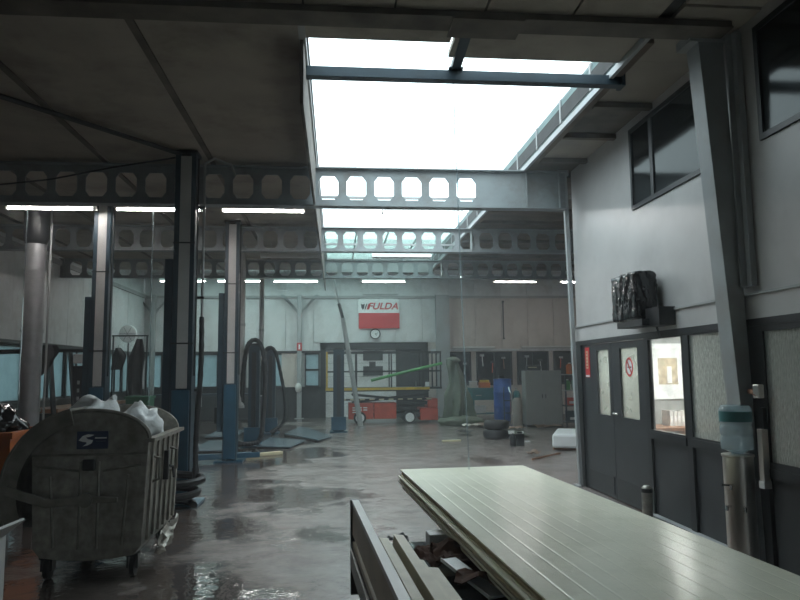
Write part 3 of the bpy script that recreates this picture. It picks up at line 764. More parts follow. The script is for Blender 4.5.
# flat ramp plates on the floor
def plate(label, pts):
    t = thing('ramp_plate', label, 'plate', (0, 0, 0))
    n_ = len(pts)
    MB().prism(pts, 'z', .028, .05).build('plate', M_PLATE, t)
    for k in (0, 1):
        a, b = Vector(pts[k * 2]), Vector(pts[k * 2 + 1])
        MB().tube([(a.x * .96 + b.x * .04, a.y * .96 + b.y * .04, .015), (b.x * .96 + a.x * .04, b.y * .96 + a.y * .04, .015)], .014, 6).build('edge_bar', M_BLACK, t)
    return t
plate('nearer blue-grey ramp plate lying on the floor right of the hose loops', [(-1.75, 15.3), (-.97, 14.95), (-.72, 16.4), (-1.6, 17.3)])
plate('farther blue-grey ramp plate lying toward the orange scissor lift', [(-1.35, 18.3), (-.42, 16.4), (-.09, 17.3), (-1.0, 20.6)])
plate('blue-grey ramp plate lying left of the middle lift post', [(-3.0, 14.6), (-2.3, 14.6), (-2.3, 16.8), (-3.0, 16.8)])
plate('blue-grey ramp plate farthest left by the back wall windows', [(-3.3, 17.8), (-2.5, 17.8), (-2.5, 19.8), (-3.3, 19.8)])
pk = thing('pale_plank', 'pale wooden plank lying on the wet floor by the middle lift post', 'plank', (-1.45, 13.9, 0), R(32))
B(-.42, .42, -.07, .07, 0, .06).build('plank', M_PALEY, pk, bevel=.006)
pk2 = thing('pale_plank', 'yellowish plank lying alone on the floor in front of the tarp', 'plank', (2.68, 15.9, 0), R(4))
B(-.22, .22, -.06, .06, 0, .035).build('plank', M_PALEY, pk2, bevel=.006)

# ================================================================== LEFT SIDE
du = thing('round_duct', 'thick grey round duct standing near the left edge', 'duct', (-5.10, 12.0, 0))
MB().lathe([(.165, 0), (.165, 3.85)], seg=24).build('pipe', M_DUCT, du, smooth=True)
for z in (1.02, 2.35, 3.4): MB().lathe([(.18, z), (.18, z + .05)], seg=24).build('collar', M_STEELG, du, smooth=True)
MB().lathe([(.165, 3.85), (.20, 3.95), (.20, 4.54)], seg=24).build('hood', M_BLACK, du, smooth=True)
MB().tube([(.22, .05, .3), (.22, .05, 4.5)], .02, 8).build('side_pipe', M_STEELG, du)

fr = thing('steel_frame', 'black steel frame with slanted bars and a grey box by the left windows', 'frame', (-5.2, 13.5, 0))
def bar(p, q, r_=.04, nm='bar', mt=M_BLACK, par=None):
    return MB().tube([p, q], r_, 4).build(nm, mt, par)
bar((-1.35, 0, 2.07), (-.2, 0, 2.09), .045, 'top_bar', M_BLACK, fr); bar((-.2, 0, 2.09), (.02, -.05, .02), .05, 'slanted_bar', M_BLACK, fr)
bar((-.2, 0, 2.09), (.58, 0, 2.09), .035, 'top_bar', M_BLACK, fr); bar((.17, 0, 2.06), (.40, -.05, .02), .045, 'slanted_bar', M_BLACK, fr)
bar((.57, 0, 2.09), (.57, 0, 0.02), .05, 'upright', M_BLACK, fr); bar((-1.3, 0, 2.07), (-1.3, 0, .02), .045, 'upright', M_BLACK, fr)
B(.24, .52, -.05, .10, .35, 1.8).build('motor_housing', M_BLACK, fr, bevel=.02); B(.26, .45, -.10, .02, 1.84, 2.02).build('control_box', M_STEELG, fr, bevel=.01)
B(-1.3, .57, -.12, .14, .55, .62).build('shelf', M_BLACK, fr)
for k, z in enumerate((1.0, 1.15, 1.3, 1.45)): B(.34, .38, -.062, -.05, z, z + .07).build('button', M_STEELG, fr)
# cloth hanging on the frame
cl = thing('dark_rag', 'dark rag hanging from the black frame beside the grey duct', 'cloth', (-5.42, 13.42, 2.09))
MB().grid(8, 8, lambda u, v: ((u - .5) * .38 + .05 * math.sin(v * 5), .03 * math.sin(u * 11) - .02, .1 - v * (.62 - .45 * abs(u - .35)))).build('cloth', M_CLOTH, cl, solid=.012)
fan = thing('pedestal_fan', 'pale round fan on a stand in the back left corner', 'fan', (-6.45, 21.9, 0))
MB().lathe([(.05, -.05), (.26, -.04), (.28, 0), (.26, .04), (.08, .06)], 0, 0, 24, 'y', 2.89).build('fan_head', M_BWHITE, fan, smooth=True)
for a in range(6): MB().tube([(0, -.07, 2.89), (math.cos(a * R(60)) * .25, -.055, 2.89 + math.sin(a * R(60)) * .25)], .008, 4).build('guard_wire', M_STEELG, fan)
MB().tube([(0, .06, 2.89), (0, .06, .03)], .022, 8).build('pole', M_BLACK, fan); MB().lathe([(.24, 0), (.24, .02), (.06, .04)], 0, .06, 18).build('foot', M_BLACK, fan)
def jacket(label, x, y, z, w_, h, s):
    t = thing('hanging_jacket', label, 'clothing', (x, y, 0))
    MB().grid(12, 14, lambda u, v: ((u - .5) * w_ * (.35 + .65 * min(1, v * 3)) * (1 - .2 * v) + .05 * math.sin(v * 4 + s), .05 * math.sin(u * 9 + s) - .08 * (1 - (2 * u - 1) ** 2), z - v * h)).build('cloth', M_CLOTH, t, solid=.015, smooth=True)
    MB().tube([(0, 0, z - .02), (0, .02, z + .06), (.02, .03, z + .1)], .008, 6).build('hook', M_STEELG, t)
    return t
jacket('short dark jacket hanging left of the coat stand', -6.45, 20.98, 2.42, .40, .65, 0)
jacket('long dark overall hanging beside the pale fan', -5.86, 20.9, 2.68, .52, 1.65, 2)
st = thing('coat_stand', 'dark rail on legs carrying the hanging work clothes', 'rack', (-6.1, 21.03, 0))
B(-.55, .5, -.02, .02, 2.76, 2.80).build('rail', M_BLACK, st)
for x in (-.53, .45): B(x, x + .04, -.02, .02, .02, 2.76).build('upright', M_BLACK, st); B(x - .03, x + .07, -.25, .25, 0, .02).build('foot', M_BLACK, st)
gb = thing('green_bin', 'dark green plastic bin beneath the hanging overall', 'bin', (-5.5, 20.0, 0))
MB().prism([(-.26, .0), (.26, 0), (.32, .95), (-.32, .95)], 'y', -.3, .3).build('body', M_GREEND, gb, bevel=.02); B(-.35, .35, -.34, .34, .95, 1.02).build('lid', M_GREEND, gb, bevel=.02)
# long dark workbench under the left windows
wbn = thing('workbench', 'long dark workbench under the left wall windows', 'workbench', (-6.3, 17.6, 0))
B(-.4, .35, -2.2, 2.6, .82, .90).build('worktop', M_WOOD, wbn)
for y in (-2.1, -.5, 1.1, 2.5): B(.22, .30, y - .04, y + .04, 0, .82).build('leg', M_BLACK, wbn)
for k in range(3): B(-.35, .28, -2.0 + k * 1.6, -.65 + k * 1.6, .12, .80).build('cupboard', M_DARKP, wbn)
wb2 = thing('wall_cabinet_row', 'low dark cabinet row below the back wall windows', 'cabinet', (-4.2, 24.55, 0))
B(-2.0, 1.5, -.25, .25, .05, .88).build('body', M_DARKP, wb2); B(-2.05, 1.55, -.28, .26, .88, .93).build('worktop', M_BLUES, wb2)
for k in range(5): B(-1.95 + k * .69, -1.95 + k * .69 + .66, -.27, -.25, .1, .82).build('door', M_DARKF, wb2)

# orange crate with black tread-like heap
oc = thing('orange_crate', 'orange plastic crate at the left edge behind the waste container', 'crate', (-3.72, 7.6, 0))
for (a, b, c, d) in ((-.5, .5, -.4, -.37), (-.5, .5, .37, .40), (-.5, -.47, -.37, .37), (.47, .5, -.37, .37)): B(a, b, c, d, .30, 1.03).build('side', M_ORANGE, oc)
B(-.5, .5, -.4, .4, .26, .30).build('bottom', M_ORANGE, oc)
for (a, b, c, d) in ((-.53, .53, -.43, -.36), (-.53, .53, .36, .43), (-.53, -.46, -.36, .36), (.46, .53, -.36, .36)): B(a, b, c, d, 1.0, 1.06).build('rim', M_ORANGE, oc)
for sx in (-.42, .42):
    for sy in (-.32, .32): B(sx - .05, sx + .05, sy - .05, sy + .05, 0, .26).build('foot', M_BLACK, oc)
ty = thing('heap_of_black_plastic', 'shiny black plastic sack lying in the orange crate', 'sack', (-3.72, 7.6, 0))
blob_obj('sack', M_BAGB, ty, center=(.05, .02, 1.0), rad=(.38, .3, .33), amp=.35, sub=4, freq=3.2, seed=4, flat=.31)

# ================================================================== WASTE CONTAINER
bn = thing('waste_container', 'dented grey metal wheeled waste container with its round lid open', 'container', (-1.965, 5.78, 0), R(1.0))
LN = 1.16
prof = [(-.36, .19), (-.18, .165), (0, .158), (.18, .165), (.36, .19), (.415, .26), (.455, 1.10)]
prof += [(.455 * math.cos(a), 1.10 + .235 * math.sin(a)) for a in [R(10 * k) for k in range(1, 18)]]
prof += [(-.455, 1.10), (-.415, .26)]
e1 = MB().prism(prof, 'y', 0, .03).build('end_wall', M_GALV, bn, bevel=.006)
MB().prism(prof, 'y', LN - .03, LN).build('end_wall', M_GALV, bn, bevel=.006)
# pressed lines on the near end wall
for (p, q, nm) in (((-.44, .985), (.44, .985), 'pressed_rib'), ((-.40, .90), (-.06, .855), 'pressed_rib'), ((.40, .90), (.10, .855), 'pressed_rib'),
               ((-.07, .93), (-.07, .25), 'pressed_rib'), ((.07, .93), (.07, .25), 'pressed_rib'), ((-.30, .82), (-.26, .27), 'pressed_rib'), ((.30, .82), (.26, .27), 'pressed_rib')):
    MB().tube([(p[0], -.001, p[1]), (q[0], -.001, q[1])], .011, 6).build(nm, M_GALVD, e1)
rim = [(.455 * math.cos(R(5 * k)), 1.10 + .235 * math.sin(R(5 * k))) for k in range(0, 37)]
MB().tube([(x, .01, z) for x, z in rim], .018, 6).build('rolled_edge', M_GALVD, e1)
for s in (-1, 1):
    sd = MB().prism([(s * .36, .19), (s * .415, .26), (s * .455, 1.10), (s * .435, 1.10), (s * .395, .27), (s * .35, .21)], 'y', .03, LN - .03).build('side_wall', M_GALV, bn)
    B(min(s * .43, s * .50), max(s * .43, s * .50), -.01, LN + .01, 1.075, 1.105).build('rim', M_GALV, sd)
    for k in range(6):
        yy = .10 + k * .19
        MB().prism([(s * .416, .28), (s * .438, .28), (s * .470, 1.07), (s * .455, 1.07)], 'y', yy, yy + .05).build('side_rib', M_GALV, sd)
    if s > 0:
        for yy in (.14, .80):
            MB().tube([(.45, yy, .95), (.51, yy, .93), (.51, yy, .76), (.45, yy, .74)], .013, 8).build('handle', M_GALVD, sd, smooth=True)
        B(.45, .50, .50, .54, .70, .95).build('hook_plate', M_BLACK, sd); MB().tube([(.48, .55, .82), (.52, .6, .80), (.52, .66, .70)], .012, 6).build('hook', M_BLACK, sd)
MB().prism([(-.36, .19), (0, .16), (.36, .19), (.34, .205), (0, .175), (-.34, .205)], 'y', .03, LN - .03).build('bottom', M_GALVD, bn)
# round lid swung open to the left
def arc_pts(r_, a0, a1, n_): return [(r_ * math.cos(R(a0 + (a1 - a0) * k / n_)), .70 + r_ * math.sin(R(a0 + (a1 - a0) * k / n_))) for k in range(n_ + 1)]
lid = MB().prism(arc_pts(.66, 103, 205, 20) + arc_pts(.535, 103, 205, 20)[::-1], 'y', -.05, -.03).build('lid_end', M_GALVD, bn)
MB().prism(arc_pts(.66, 103, 205, 20) + arc_pts(.535, 103, 205, 20)[::-1], 'y', LN + .03, LN + .05).build('lid_end', M_GALVD, bn)
MB().prism(arc_pts(.672, 103, 205, 20) + arc_pts(.655, 103, 205, 20)[::-1], 'y', -.06, LN + .06).build('lid_shell', M_GALVD, bn)
MB().prism([(-.62, .69), (-.30, .585), (-.02, .61), (.24, .615), (.24, .655), (0, .67), (-.28, .655), (-.60, .765)], 'y', -.075, -.05).build('lid_arm', M_GALVD, bn, bevel=.006)
MB().lathe([(.055, -.10), (.055, -.045), (.03, 0)], 0, 0, 16, 'y', .64).build('lid_pivot', M_GALVD, bn)
B(-.05, .05, -.035, 0, .86, .95).build('trunnion', M_BLACK, bn, bevel=.01)
# label plate
lp = B(-.105, .135, -.012, 0, 1.03, 1.17).build('label_plate', M_LABEL, bn)
sw = [(-.09, 1.10), (-.06, 1.135), (-.02, 1.148), (.03, 1.142), (.0, 1.128), (-.035, 1.122), (-.02, 1.108), (.02, 1.10), (.01, 1.075), (-.02, 1.06), (-.06, 1.052), (-.03, 1.072), (-.03, 1.085), (-.06, 1.088)]
MB().prism(sw, 'y', -.016, -.012).build('emblem', M_BWHITE, lp)
MB().box(.035, .125, -.015, -.012, 1.112, 1.122).build('printed_line', M_BWHITE, lp); MB().box(.045, .12, -.015, -.012, 1.088, 1.095).build('printed_line', M_PLATE, lp)
for sx in (-.33, .33):
    for sy in (.10, LN - .10):
        cs = B(sx - .05, sx + .05, sy - .05, sy + .05, .165, .185).build('caster', M_BLACK, bn)
        B(sx - .045, sx - .03, sy - .03, sy + .05, .07, .165).build('fork_cheek', M_BLACK, cs); B(sx + .03, sx + .045, sy - .03, sy + .05, .07, .165).build('fork_cheek', M_BLACK, cs)
        MB().lathe([(.06, -.022), (.08, -.018), (.08, .018), (.06, .022)], sx, sy + .02, 18, 'x', .08).build('wheel', M_RUBBER, cs, smooth=True)
b1 = thing('rubbish_bag', 'large white rubbish bag heaped on the waste container', 'bag', (-2.10, 6.3, 0))
blob_obj('sack', M_BAG, b1, center=(0, 0, 1.14), rad=(.24, .26, .26), amp=.28, sub=4, seed=1); MB().tube([(.08, .02, 1.36), (.11, .02, 1.41), (.15, .0, 1.42)], [.03, .015, .03], 6).build('knot', M_BAG, b1)
b2 = thing('rubbish_bag', 'smaller white rubbish bag against the container\'s right rim', 'bag', (-1.74, 6.33, 0))
blob_obj('sack', M_BAG, b2, center=(0, 0, 1.12), rad=(.19, .24, .22), amp=.3, sub=4, seed=2); MB().tube([(-.02, .02, 1.3), (-.02, .03, 1.35), (.0, .03, 1.37)], [.03, .014, .025], 6).build('knot', M_BAG, b2)
for k, (dx, dy, rz_, ) in enumerate(((-.15, .12, 1.1), (.2, .5, 0.5))):
    bz = thing('rubbish_bag', ('pale rubbish bag at the bottom of the container', 'pale rubbish bag at the back of the container')[k], 'bag', (-1.95 + dx * .5, 6.15 + dy * .8, 0))
    blob_obj('sack', M_BAG, bz, center=(0, 0, .62), rad=(.22, .2, .38), amp=.2, sub=3, seed=7 + k)
tf = thing('torn_foil', 'crumpled clear foil hanging under the container\'s right side', 'foil', (-1.44, 6.2, 0))
MB().grid(9, 9, lambda u, v: (.02 + .06 * noise.noise(Vector((u * 4, v * 4, 1))) - .03 * v, (u - .5) * .6 - .1 * v, .36 - v * .20 + .07 * noise.noise(Vector((u * 5, v * 3, 4))))).build('sheet', M_GALV, tf)
wx = thing('foam_box', 'white box with an open flap at the bottom left corner', 'box', (-2.56, 4.75, 0), R(-4))
for (a, b, c, d) in ((-.32, .32, -.25, -.23), (-.32, .32, .23, .25), (-.32, -.30, -.23, .23), (.30, .32, -.23, .23)): B(a, b, c, d, 0, .56).build('side', M_WHITEP, wx)
B(-.30, .30, -.23, .23, 0, .02).build('bottom', M_WHITEP, wx)
MB().prism([(.30, .555), (.325, .545), (.47, .66), (.455, .672)], 'y', -.24, .2).build('flap', M_WHITEP, wx)

# ================================================================== TRAILER WITH SANDWICH PANELS
A = R(3.6)
tr = thing('trailer', 'low flat trailer with a beige side board, loaded with panels and scrap', 'trailer', (.10, 4.92, 0), A)
B(0, 1.85, -3.9, 0, .385, .42).build('deck', M_DECK, tr)
B(0, .05, -.05, .0, .10, .735).build('corner_post', M_BLACK, tr); B(0, .05, -3.9, -3.85, .10, .735).build('corner_post', M_BLACK, tr)
B(.012, .045, -3.85, -.05, .50, .72).build('side_board', M_TRAIL, tr, bevel=.004); B(.008, .055, -3.85, -.05, .705, .735).build('side_board_cap', M_WHITEP, tr)
B(.012, .06, -3.85, -.05, .40, .455).build('side_rail', M_TRAIL, tr)
B(0, .06, -3.9, 0, .27, .385).build('chassis_beam', M_BLACK, tr); B(1.79, 1.85, -3.9, 0, .27, .385).build('chassis_beam', M_BLACK, tr)
B(0, 1.85, -.06, 0, .27, .385).build('end_beam', M_BLACK, tr); B(0, 1.85, -3.9, -3.84, .27, .385).build('end_beam', M_BLACK, tr)
MB().tube([(.1, -2.2, .26), (1.75, -2.2, .26)], .03, 8).build('axle', M_BLACK, tr)
for x in (.20, 1.65):
    MB().lathe([(.13, -.07), (.24, -.07), (.26, -.04), (.26, .04), (.24, .07), (.13, .07)], x, -2.2, 24, 'x', .26).build('wheel', M_RUBBER, tr, smooth=True)
def sandwich(label, z, dx, dy, rz):
    t = thing('sandwich_panel', label, 'panel', (.60 + dx, 6.55 + dy, z), rz)
    Wd, Ln, Th = 1.215, 5.5, .056
    # top skin with shallow longitudinal grooves
    pts = []; n_ = 6
    x = 0
    top = [(0, Th - .006), (0, Th)]
    for k in range(1, 12):
        c = Wd * k / 12
        top += [(c - .008, Th), (c - .003, Th - .0012), (c + .003, Th - .0012), (c + .008, Th)]
    top += [(Wd, Th), (Wd, Th - .006)]
    bot = [(Wd, Th - .009), (0, Th - .009)]
    MB().prism([(p[0], p[1]) for p in ([(0, Th - .009), (Wd, Th - .009)] + [q for q in top[::-1]])], 'y', -Ln, 0).build('top_skin', M_PANEL, t)
    MB().prism([(.012, .006), (Wd - .006, .006), (Wd + .006, .018), (Wd + .006, .036), (Wd - .006, Th - .009), (.012, Th - .009), (.012, .038), (.022, .03), (.012, .022)], 'y', -Ln + .004, -.006).build('core', M_CORE, t)
    B(0, Wd, -Ln, 0, 0, .006).build('bottom_skin', M_EDGE, t)
    B(0, .010, -Ln, 0, .006, .014).build('edge_lip', M_EDGE, t)
    return t
sandwich('lowest sandwich panel of the stack on the trailer', .532, .02, -.03, A)
sandwich('middle sandwich panel of the stack on the trailer', .588, -.012, -.0, A)
sandwich('topmost wet pale sandwich panel of the stack on the trailer', .644, .008, .015, A)
def block(label, x, y, sx=.2, sy=.14):
    t = thing('spacer_block', label, 'block', (x, y, .42), A)
    B(-sx / 2, sx / 2, -sy / 2, sy / 2, 0, .111).build('block', M_WHITEP, t, bevel=.006)
    return t
block('pale spacer block under the left edge of the panel stack', .72, 4.74)
block('pale spacer block hidden beneath the right edge of the stack', 1.72, 4.76)
block('pale spacer block under the near left part of the stack', .88, 2.2)
block('pale spacer block under the near right part of the stack', 1.80, 2.2)
def offcut(label, x, y, ln, wd, h, tilt, z=.425, rz=A):
    t = thing('panel_offcut', label, 'offcut', (x + .03, y - .08, z), rz)
    rot = Matrix.Rotation(tilt, 3, 'Y')
    B(-wd / 2, wd / 2, -ln, 0, .002, h, rot, (0, 0, 0)).build('core', M_TRAIL, t)
    B(-wd / 2 - .004, wd / 2 + .004, -ln - .002, .002, h, h + .006, rot, (0, 0, 0)).build('edge_strip', M_TANS, t)
    B(wd / 2, wd / 2 + .005, -ln, 0, .004, h, rot, (0, 0, 0)).build('skin', M_PANEL, t)
    return t
offcut('tall beige panel offcut leaning inside the trailer board', .235, 4.42, 2.6, .05, .17, R(10))
offcut('beige panel offcut second from the trailer board', .325, 4.40, 2.5, .055, .19, R(9))
offcut('low wet offcut with foil along the row of leaning offcuts', .415, 4.05, 2.2, .06, .13, R(8))
offcut('narrow shiny offcut nearest the rusty scrap', .495, 3.95, 2.1, .05, .11, R(6))
def scrap(label, c, sx, sy, amp, seed, mt, z=.425, rz=0):
    t = thing('scrap_sheet', label, 'scrap', (c[0], c[1], z), rz)
    def fn(u, v):
        h = noise.noise(Vector((u * 2.3 + seed, v * 2.1, seed))) * amp + .4 * noise.noise(Vector((u * 6, v * 6, seed))) * amp
        return ((u - .5) * sx + .1 * h, (v - .5) * sy, max(.008, .05 + amp * .5 + h))
    MB().grid(14, 14, fn).build('sheet', mt, t, solid=.006)
    return t
scrap('crumpled rusty sheet in the trailer nearest the spacer block', (.80, 4.25), .42, .34, .09, 1, M_RUST)
scrap('crumpled rusty sheet beside the panel offcuts', (.58, 4.28), .20, .34, .06, 5, M_RUST, rz=R(20))
scrap('dark torn sheet under the panel stack in the trailer', (.95, 3.85), .55, .5, .08, 9, M_RUST, rz=R(-15))
scrap('small dark folded sheet at the far end of the trailer deck', (.42, 4.72), .14, .12, .05, 13, M_BLACK)
ws = thing('white_strip', 'pale blue-white strip lying over the rusty scrap in the trailer', 'strip', (.655, 4.08, .52), R(18))
B(-.05, .05, -.55, .0, 0, .012, Matrix.Rotation(R(6), 3, 'X'), (0, 0, 0)).build('strip', M_BWHITE, ws); B(-.05, -.044, -.55, 0, .012, .02, Matrix.Rotation(R(6), 3, 'X'), (0, 0, 0)).build('lip', M_WHITEP, ws)

# ================================================================== OFFICE FRONT
bx = thing('wrapped_heater', 'wall unit wrapped in shiny black plastic above the office windows', 'wall unit', (3.30, 7.25, 0))
blob_obj('plastic_wrap', M_BAGB, bx, center=(.0, .0, 2.41), rad=(1, 1, 1), amp=0, sub=5)
for v in bx.children[0].data.vertices:        # a box wrapped in loosely folded foil
    n_ = (v.co - Vector((0, 0, 2.41))).normalized(); k = max(abs(n_.x), abs(n_.y), abs(n_.z)); c = n_ / k
    q = Vector((c.x * .12, c.y * .32, c.z * .26)) * .90 + Vector((n_.x * .12, n_.y * .32, n_.z * .26)) * .12
    ph = q.y * 1.0 + q.x
    fold = .030 * abs(noise.noise(Vector((ph * 9, q.z * 2.2, 3)))) + .022 * noise.noise(Vector((ph * 22, q.z * 5, 7))) + .012 * noise.noise(Vector((ph * 40, q.z * 14, 1)))
    q += Vector((n_.x * 1.0, n_.y, n_.z * .6)) * fold
    v.co = Vector((min(q.x, .145), q.y, q.z + 2.41))
B(-.02, .155, -.62, -.22, 2.07, 2.26).build('bracket', M_BLACK, bx); B(-.10, .12, -.40, .24, 2.08, 2.15).build('tray', M_BLACK, bx)
MB().tube([(.1, -.30, 2.1), (.12, -.3, 2.02), (.14, -.3, 1.95)], .012, 6).build('cable', M_BLACK, bx)

wc = thing('water_cooler', 'round stainless water dispenser in front of the leaning column', 'water cooler', (3.15, 5.18, 0))
MB().lathe([(.13, 0), (.13, .03), (.112, .035), (.112, .93), (.12, .935), (.12, .95), (.06, .955)], seg=28).build('pillar', M_STAIN, wc, smooth=True)
MB().lathe([(.045, .955), (.05, .965), (.116, .99), (.12, 1.02), (.12, 1.075), (.113, 1.085), (.113, 1.10), (.12, 1.11), (.12, 1.16), (.113, 1.17), (.113, 1.185), (.12, 1.195), (.12, 1.30), (.105, 1.33), (.04, 1.335)], seg=28).build('bottle', M_BOTTLE, wc, smooth=True)
MB().lathe([(.1215, 1.205), (.1215, 1.285)], seg=28).build('bottle_label', M_TEAL, wc, smooth=True)
for z, a in ((.72, 215), (.56, 200), (.56, 250)):
    d = Vector((math.cos(R(a)), math.sin(R(a)), 0))
    MB().tube([d * .11 + Vector((0, 0, z)), d * .15 + Vector((0, 0, z)), d * .155 + Vector((0, 0, z - .03))], .012, 8).build('tap', M_CHROME, wc)
MB().tube([(-.105, -.05, .72), (-.16, -.02, .72)], .007, 6).build('lever', M_BLACK, wc)
bo = thing('bollard', 'short grey bollard in front of the office windows', 'bollard', (3.27, 7.08, 0))
MB().lathe([(.055, 0), (.055, .36), (.05, .38), (.03, .40)], seg=16).build('tube', M_GALV, bo, smooth=True); MB().lathe([(.09, 0), (.09, .012)], seg=16).build('base', M_BLACK, bo); MB().lathe([(.060, .33), (.060, .37)], seg=16).build('cap_ring', M_BLACK, bo)
hs = thing('door_closer_strip', 'vertical pale metal strip fixed beside the right office window', 'strip', (3.44, 5.29, 0))
B(-.03, .028, -.03, .03, .70, 1.13).build('strip', M_STAIN, hs, bevel=.004); B(-.035, .028, -.035, .035, .66, .72).build('end_block', M_WHITEP, hs)
B(-.0, .028, -.02, .02, 1.13, 1.30).build('mounting_bar', M_BLACK, hs)
vb = thing('wall_fitting', 'small brown pipe fitting on the dark post beside the leaning column', 'fitting', (3.44, 5.36, 1.43))
MB().tube([(.028, .02, 0), (-.03, .02, 0), (-.05, -.05, .0), (-.05, -.12, -.03)], .022, 8).build('pipe', M_WOOD, vb); B(-.07, -.02, -.16, -.08, -.05, .06).build('valve', M_STAIN, vb, bevel=.008)
# emergency notice on the door jamb
fs = thing('door_notice', 'narrow red notice with a pale text block on the grey office door', 'sign', (OX - .011, 9.20, 0))
B(-.006, 0, -.10, .06, 1.52, 1.93).build('board', M_SRED, fs); B(-.009, -.006, -.05, .02, 1.64, 1.88).build('text_block', M_PALEY, fs); B(-.009, -.006, -.09, .05, 1.525, 1.55).build('white_edge', M_BWHITE, fs)
for k in range(5): B(-.011, -.009, -.04, .01, 1.66 + k * .045, 1.675 + k * .045).build('text_line', M_SRED, fs)
# no smoking sign on the door glass
ns = thing('no_smoking_sign', 'round red-ringed no smoking sign on the office door glass', 'sign', (OX + .002, 7.87, 1.65))
def ring_x(r0, r1, x0, x1, seg=28):
    q = MB()
    for k in range(seg):
        a, b = 2 * math.pi * k / seg, 2 * math.pi * (k + 1) / seg
        pr_ = [(r0 * math.cos(a), r0 * math.sin(a) * 1.15), (r1 * math.cos(a), r1 * math.sin(a) * 1.15), (r1 * math.cos(b), r1 * math.sin(b) * 1.15), (r0 * math.cos(b), r0 * math.sin(b) * 1.15)]
        q.prism(pr_, 'x', x0, x1)
    return q
ring_x(.078, .10, -.004, 0).build('ring', M_SRED, ns)
B(-.004, -.001, -.085, .085, -.011, .011, Matrix.Rotation(R(52), 3, 'X'), (0, 0, 0)).build('slash', M_SRED, ns)
B(-.0005, .003, -.05, .05, -.010, .006).build('cigarette', M_INK, ns); MB().lathe([(.1, .001), (.1, .004)], 0, 0, 28, 'x').build('backing', M_BWHITE, ns)
# things inside the office
po_ = thing('wall_map', 'large white poster with a brown map on the lit office wall', 'poster', (4.86, 9.50, 0))
B(-.36, .36, -.012, 0, 1.19, 1.99).build('sheet', M_BWHITE, po_)
B(-.22, .07, -.015, -.012, 1.40, 1.78).build('map_print', M_MAPC, po_); B(-.09, -.02, -.017, -.015, 1.42, 1.66).build('map_legend', M_BWHITE, po_); B(-.19, -.12, -.017, -.015, 1.68, 1.75).build('map_legend', M_PALEY, po_)
dk = thing('desk', 'brown wooden desk below the map in the office', 'desk', (4.85, 9.14, 0))
B(-.9, .8, -.34, .34, .80, .84).build('desk_top', M_WOOD, dk)
for x in (-.85, .72): B(x, x + .04, -.3, .3, 0, .80).build('leg', M_WOOD, dk)
B(-.8, .72, .28, .30, .35, .80).build('back_panel', M_WOOD, dk); B(-.81, -.2, -.33, .3, .45, .78).build('drawer_box', M_WOOD, dk)
for k in range(5):
    f_ = thing('binder', ('leftmost white binder on the office desk', 'second white binder from the left on the office desk', 'middle white binder on the office desk', 'fourth white binder on the office desk', 'rightmost white binder on the office desk')[k], 'binder', (4.60 + k * .056, 9.2, .84))
    B(-.025, .025, -.12, .12, 0, .21 - .015 * (k % 3 == 2)).build('cover', M_WHITEP, f_); B(-.015, .015, -.123, -.12, .06, .14).build('spine_label', M_BWHITE, f_)
ex = thing('red_extinguisher', 'blurred red extinguisher behind the wet window at the right edge', 'extinguisher', (3.72, 4.72, 0))
MB().lathe([(.09, .78), (.10, .80), (.10, 1.27), (.07, 1.36), (.03, 1.39)], seg=20).build('cylinder', M_SRED, ex, smooth=True); MB().tube([(0, 0, 1.39), (0, 0, 1.44), (-.09, .02, 1.50)], .014, 8).build('valve', M_CHROME, ex)
B(-.12, .12, -.12, .12, 0, .78).build('pedestal', M_DARKP, ex)

# ================================================================== BACK OF THE HALL
# banner
bnr = thing('wall_banner', 'white and red tyre banner with red lettering high on the back wall', 'banner', (1.58, YB - .06, 0))
B(-.76, .76, -.01, 0, 3.79, 4.32).build('white_field', M_BWHITE, bnr); B(-.74, .76, -.012, 0, 3.22, 3.79).build('red_field', M_BRED, bnr)
me = text_mesh('FULDA', .34, .28, .008); me.materials.append(M_BRED)
tx = link('lettering', me, bnr); tx.rotation_euler = (R(90), 0, 0); tx.location = (.14, -.014, 4.03); tx.scale = (1.08, 1, 1)
MB().prism([(-.66, 4.13), (-.64, 3.98), (-.58, 3.90), (-.53, 4.0), (-.52, 4.13), (-.59, 4.10)], 'y', -.015, -.010).build('shield_mark', M_INK, bnr)
for k in range(2): MB().prism([(-.53 + k * .08, 3.92), (-.49 + k * .08, 3.92), (-.42 + k * .08, 4.13), (-.46 + k * .08, 4.13)], 'y', -.014, -.010).build('slash_mark', M_INK if k == 0 else M_BRED, bnr)
for x in (-.74, 0, .74): B(x - .02, x + .02, -.02, .0, 4.30, 4.34).build('eyelet', M_STEELG, bnr)
ck = thing('wall_clock', 'round black-rimmed wall clock below the banner', 'clock', (1.44, YB - .05, 3.02))
MB().lathe([(.16, -.02), (.16, -.015)], 0, 0, 28, 'y').build('face', M_BWHITE, ck)
q = MB()
for k in range(28):
    a, b = 2 * math.pi * k / 28, 2 * math.pi * (k + 1) / 28
    q.prism([(.16 * math.cos(a), .16 * math.sin(a)), (.20 * math.cos(a), .20 * math.sin(a)), (.20 * math.cos(b), .20 * math.sin(b)), (.16 * math.cos(b), .16 * math.sin(b))], 'y', -.05, 0)
q.build('rim', M_INK, ck)
B(-.008, .008, -.028, -.022, 0, .12, Matrix.Rotation(R(70), 3, 'Y'), (0, -.025, 0)).build('minute_hand', M_INK, ck); B(-.01, .01, -.028, -.022, 0, .08, Matrix.Rotation(R(130), 3, 'Y'), (0, -.025, 0)).build('hour_hand', M_INK, ck)
B(1.0, 2.3, YB - .08, YB - .055, 4.455, 4.50).build('x', M_STEELG).name = 'conduit'
tag(bpy.data.objects['conduit'], 'grey conduit strip above the banner', 'conduit')

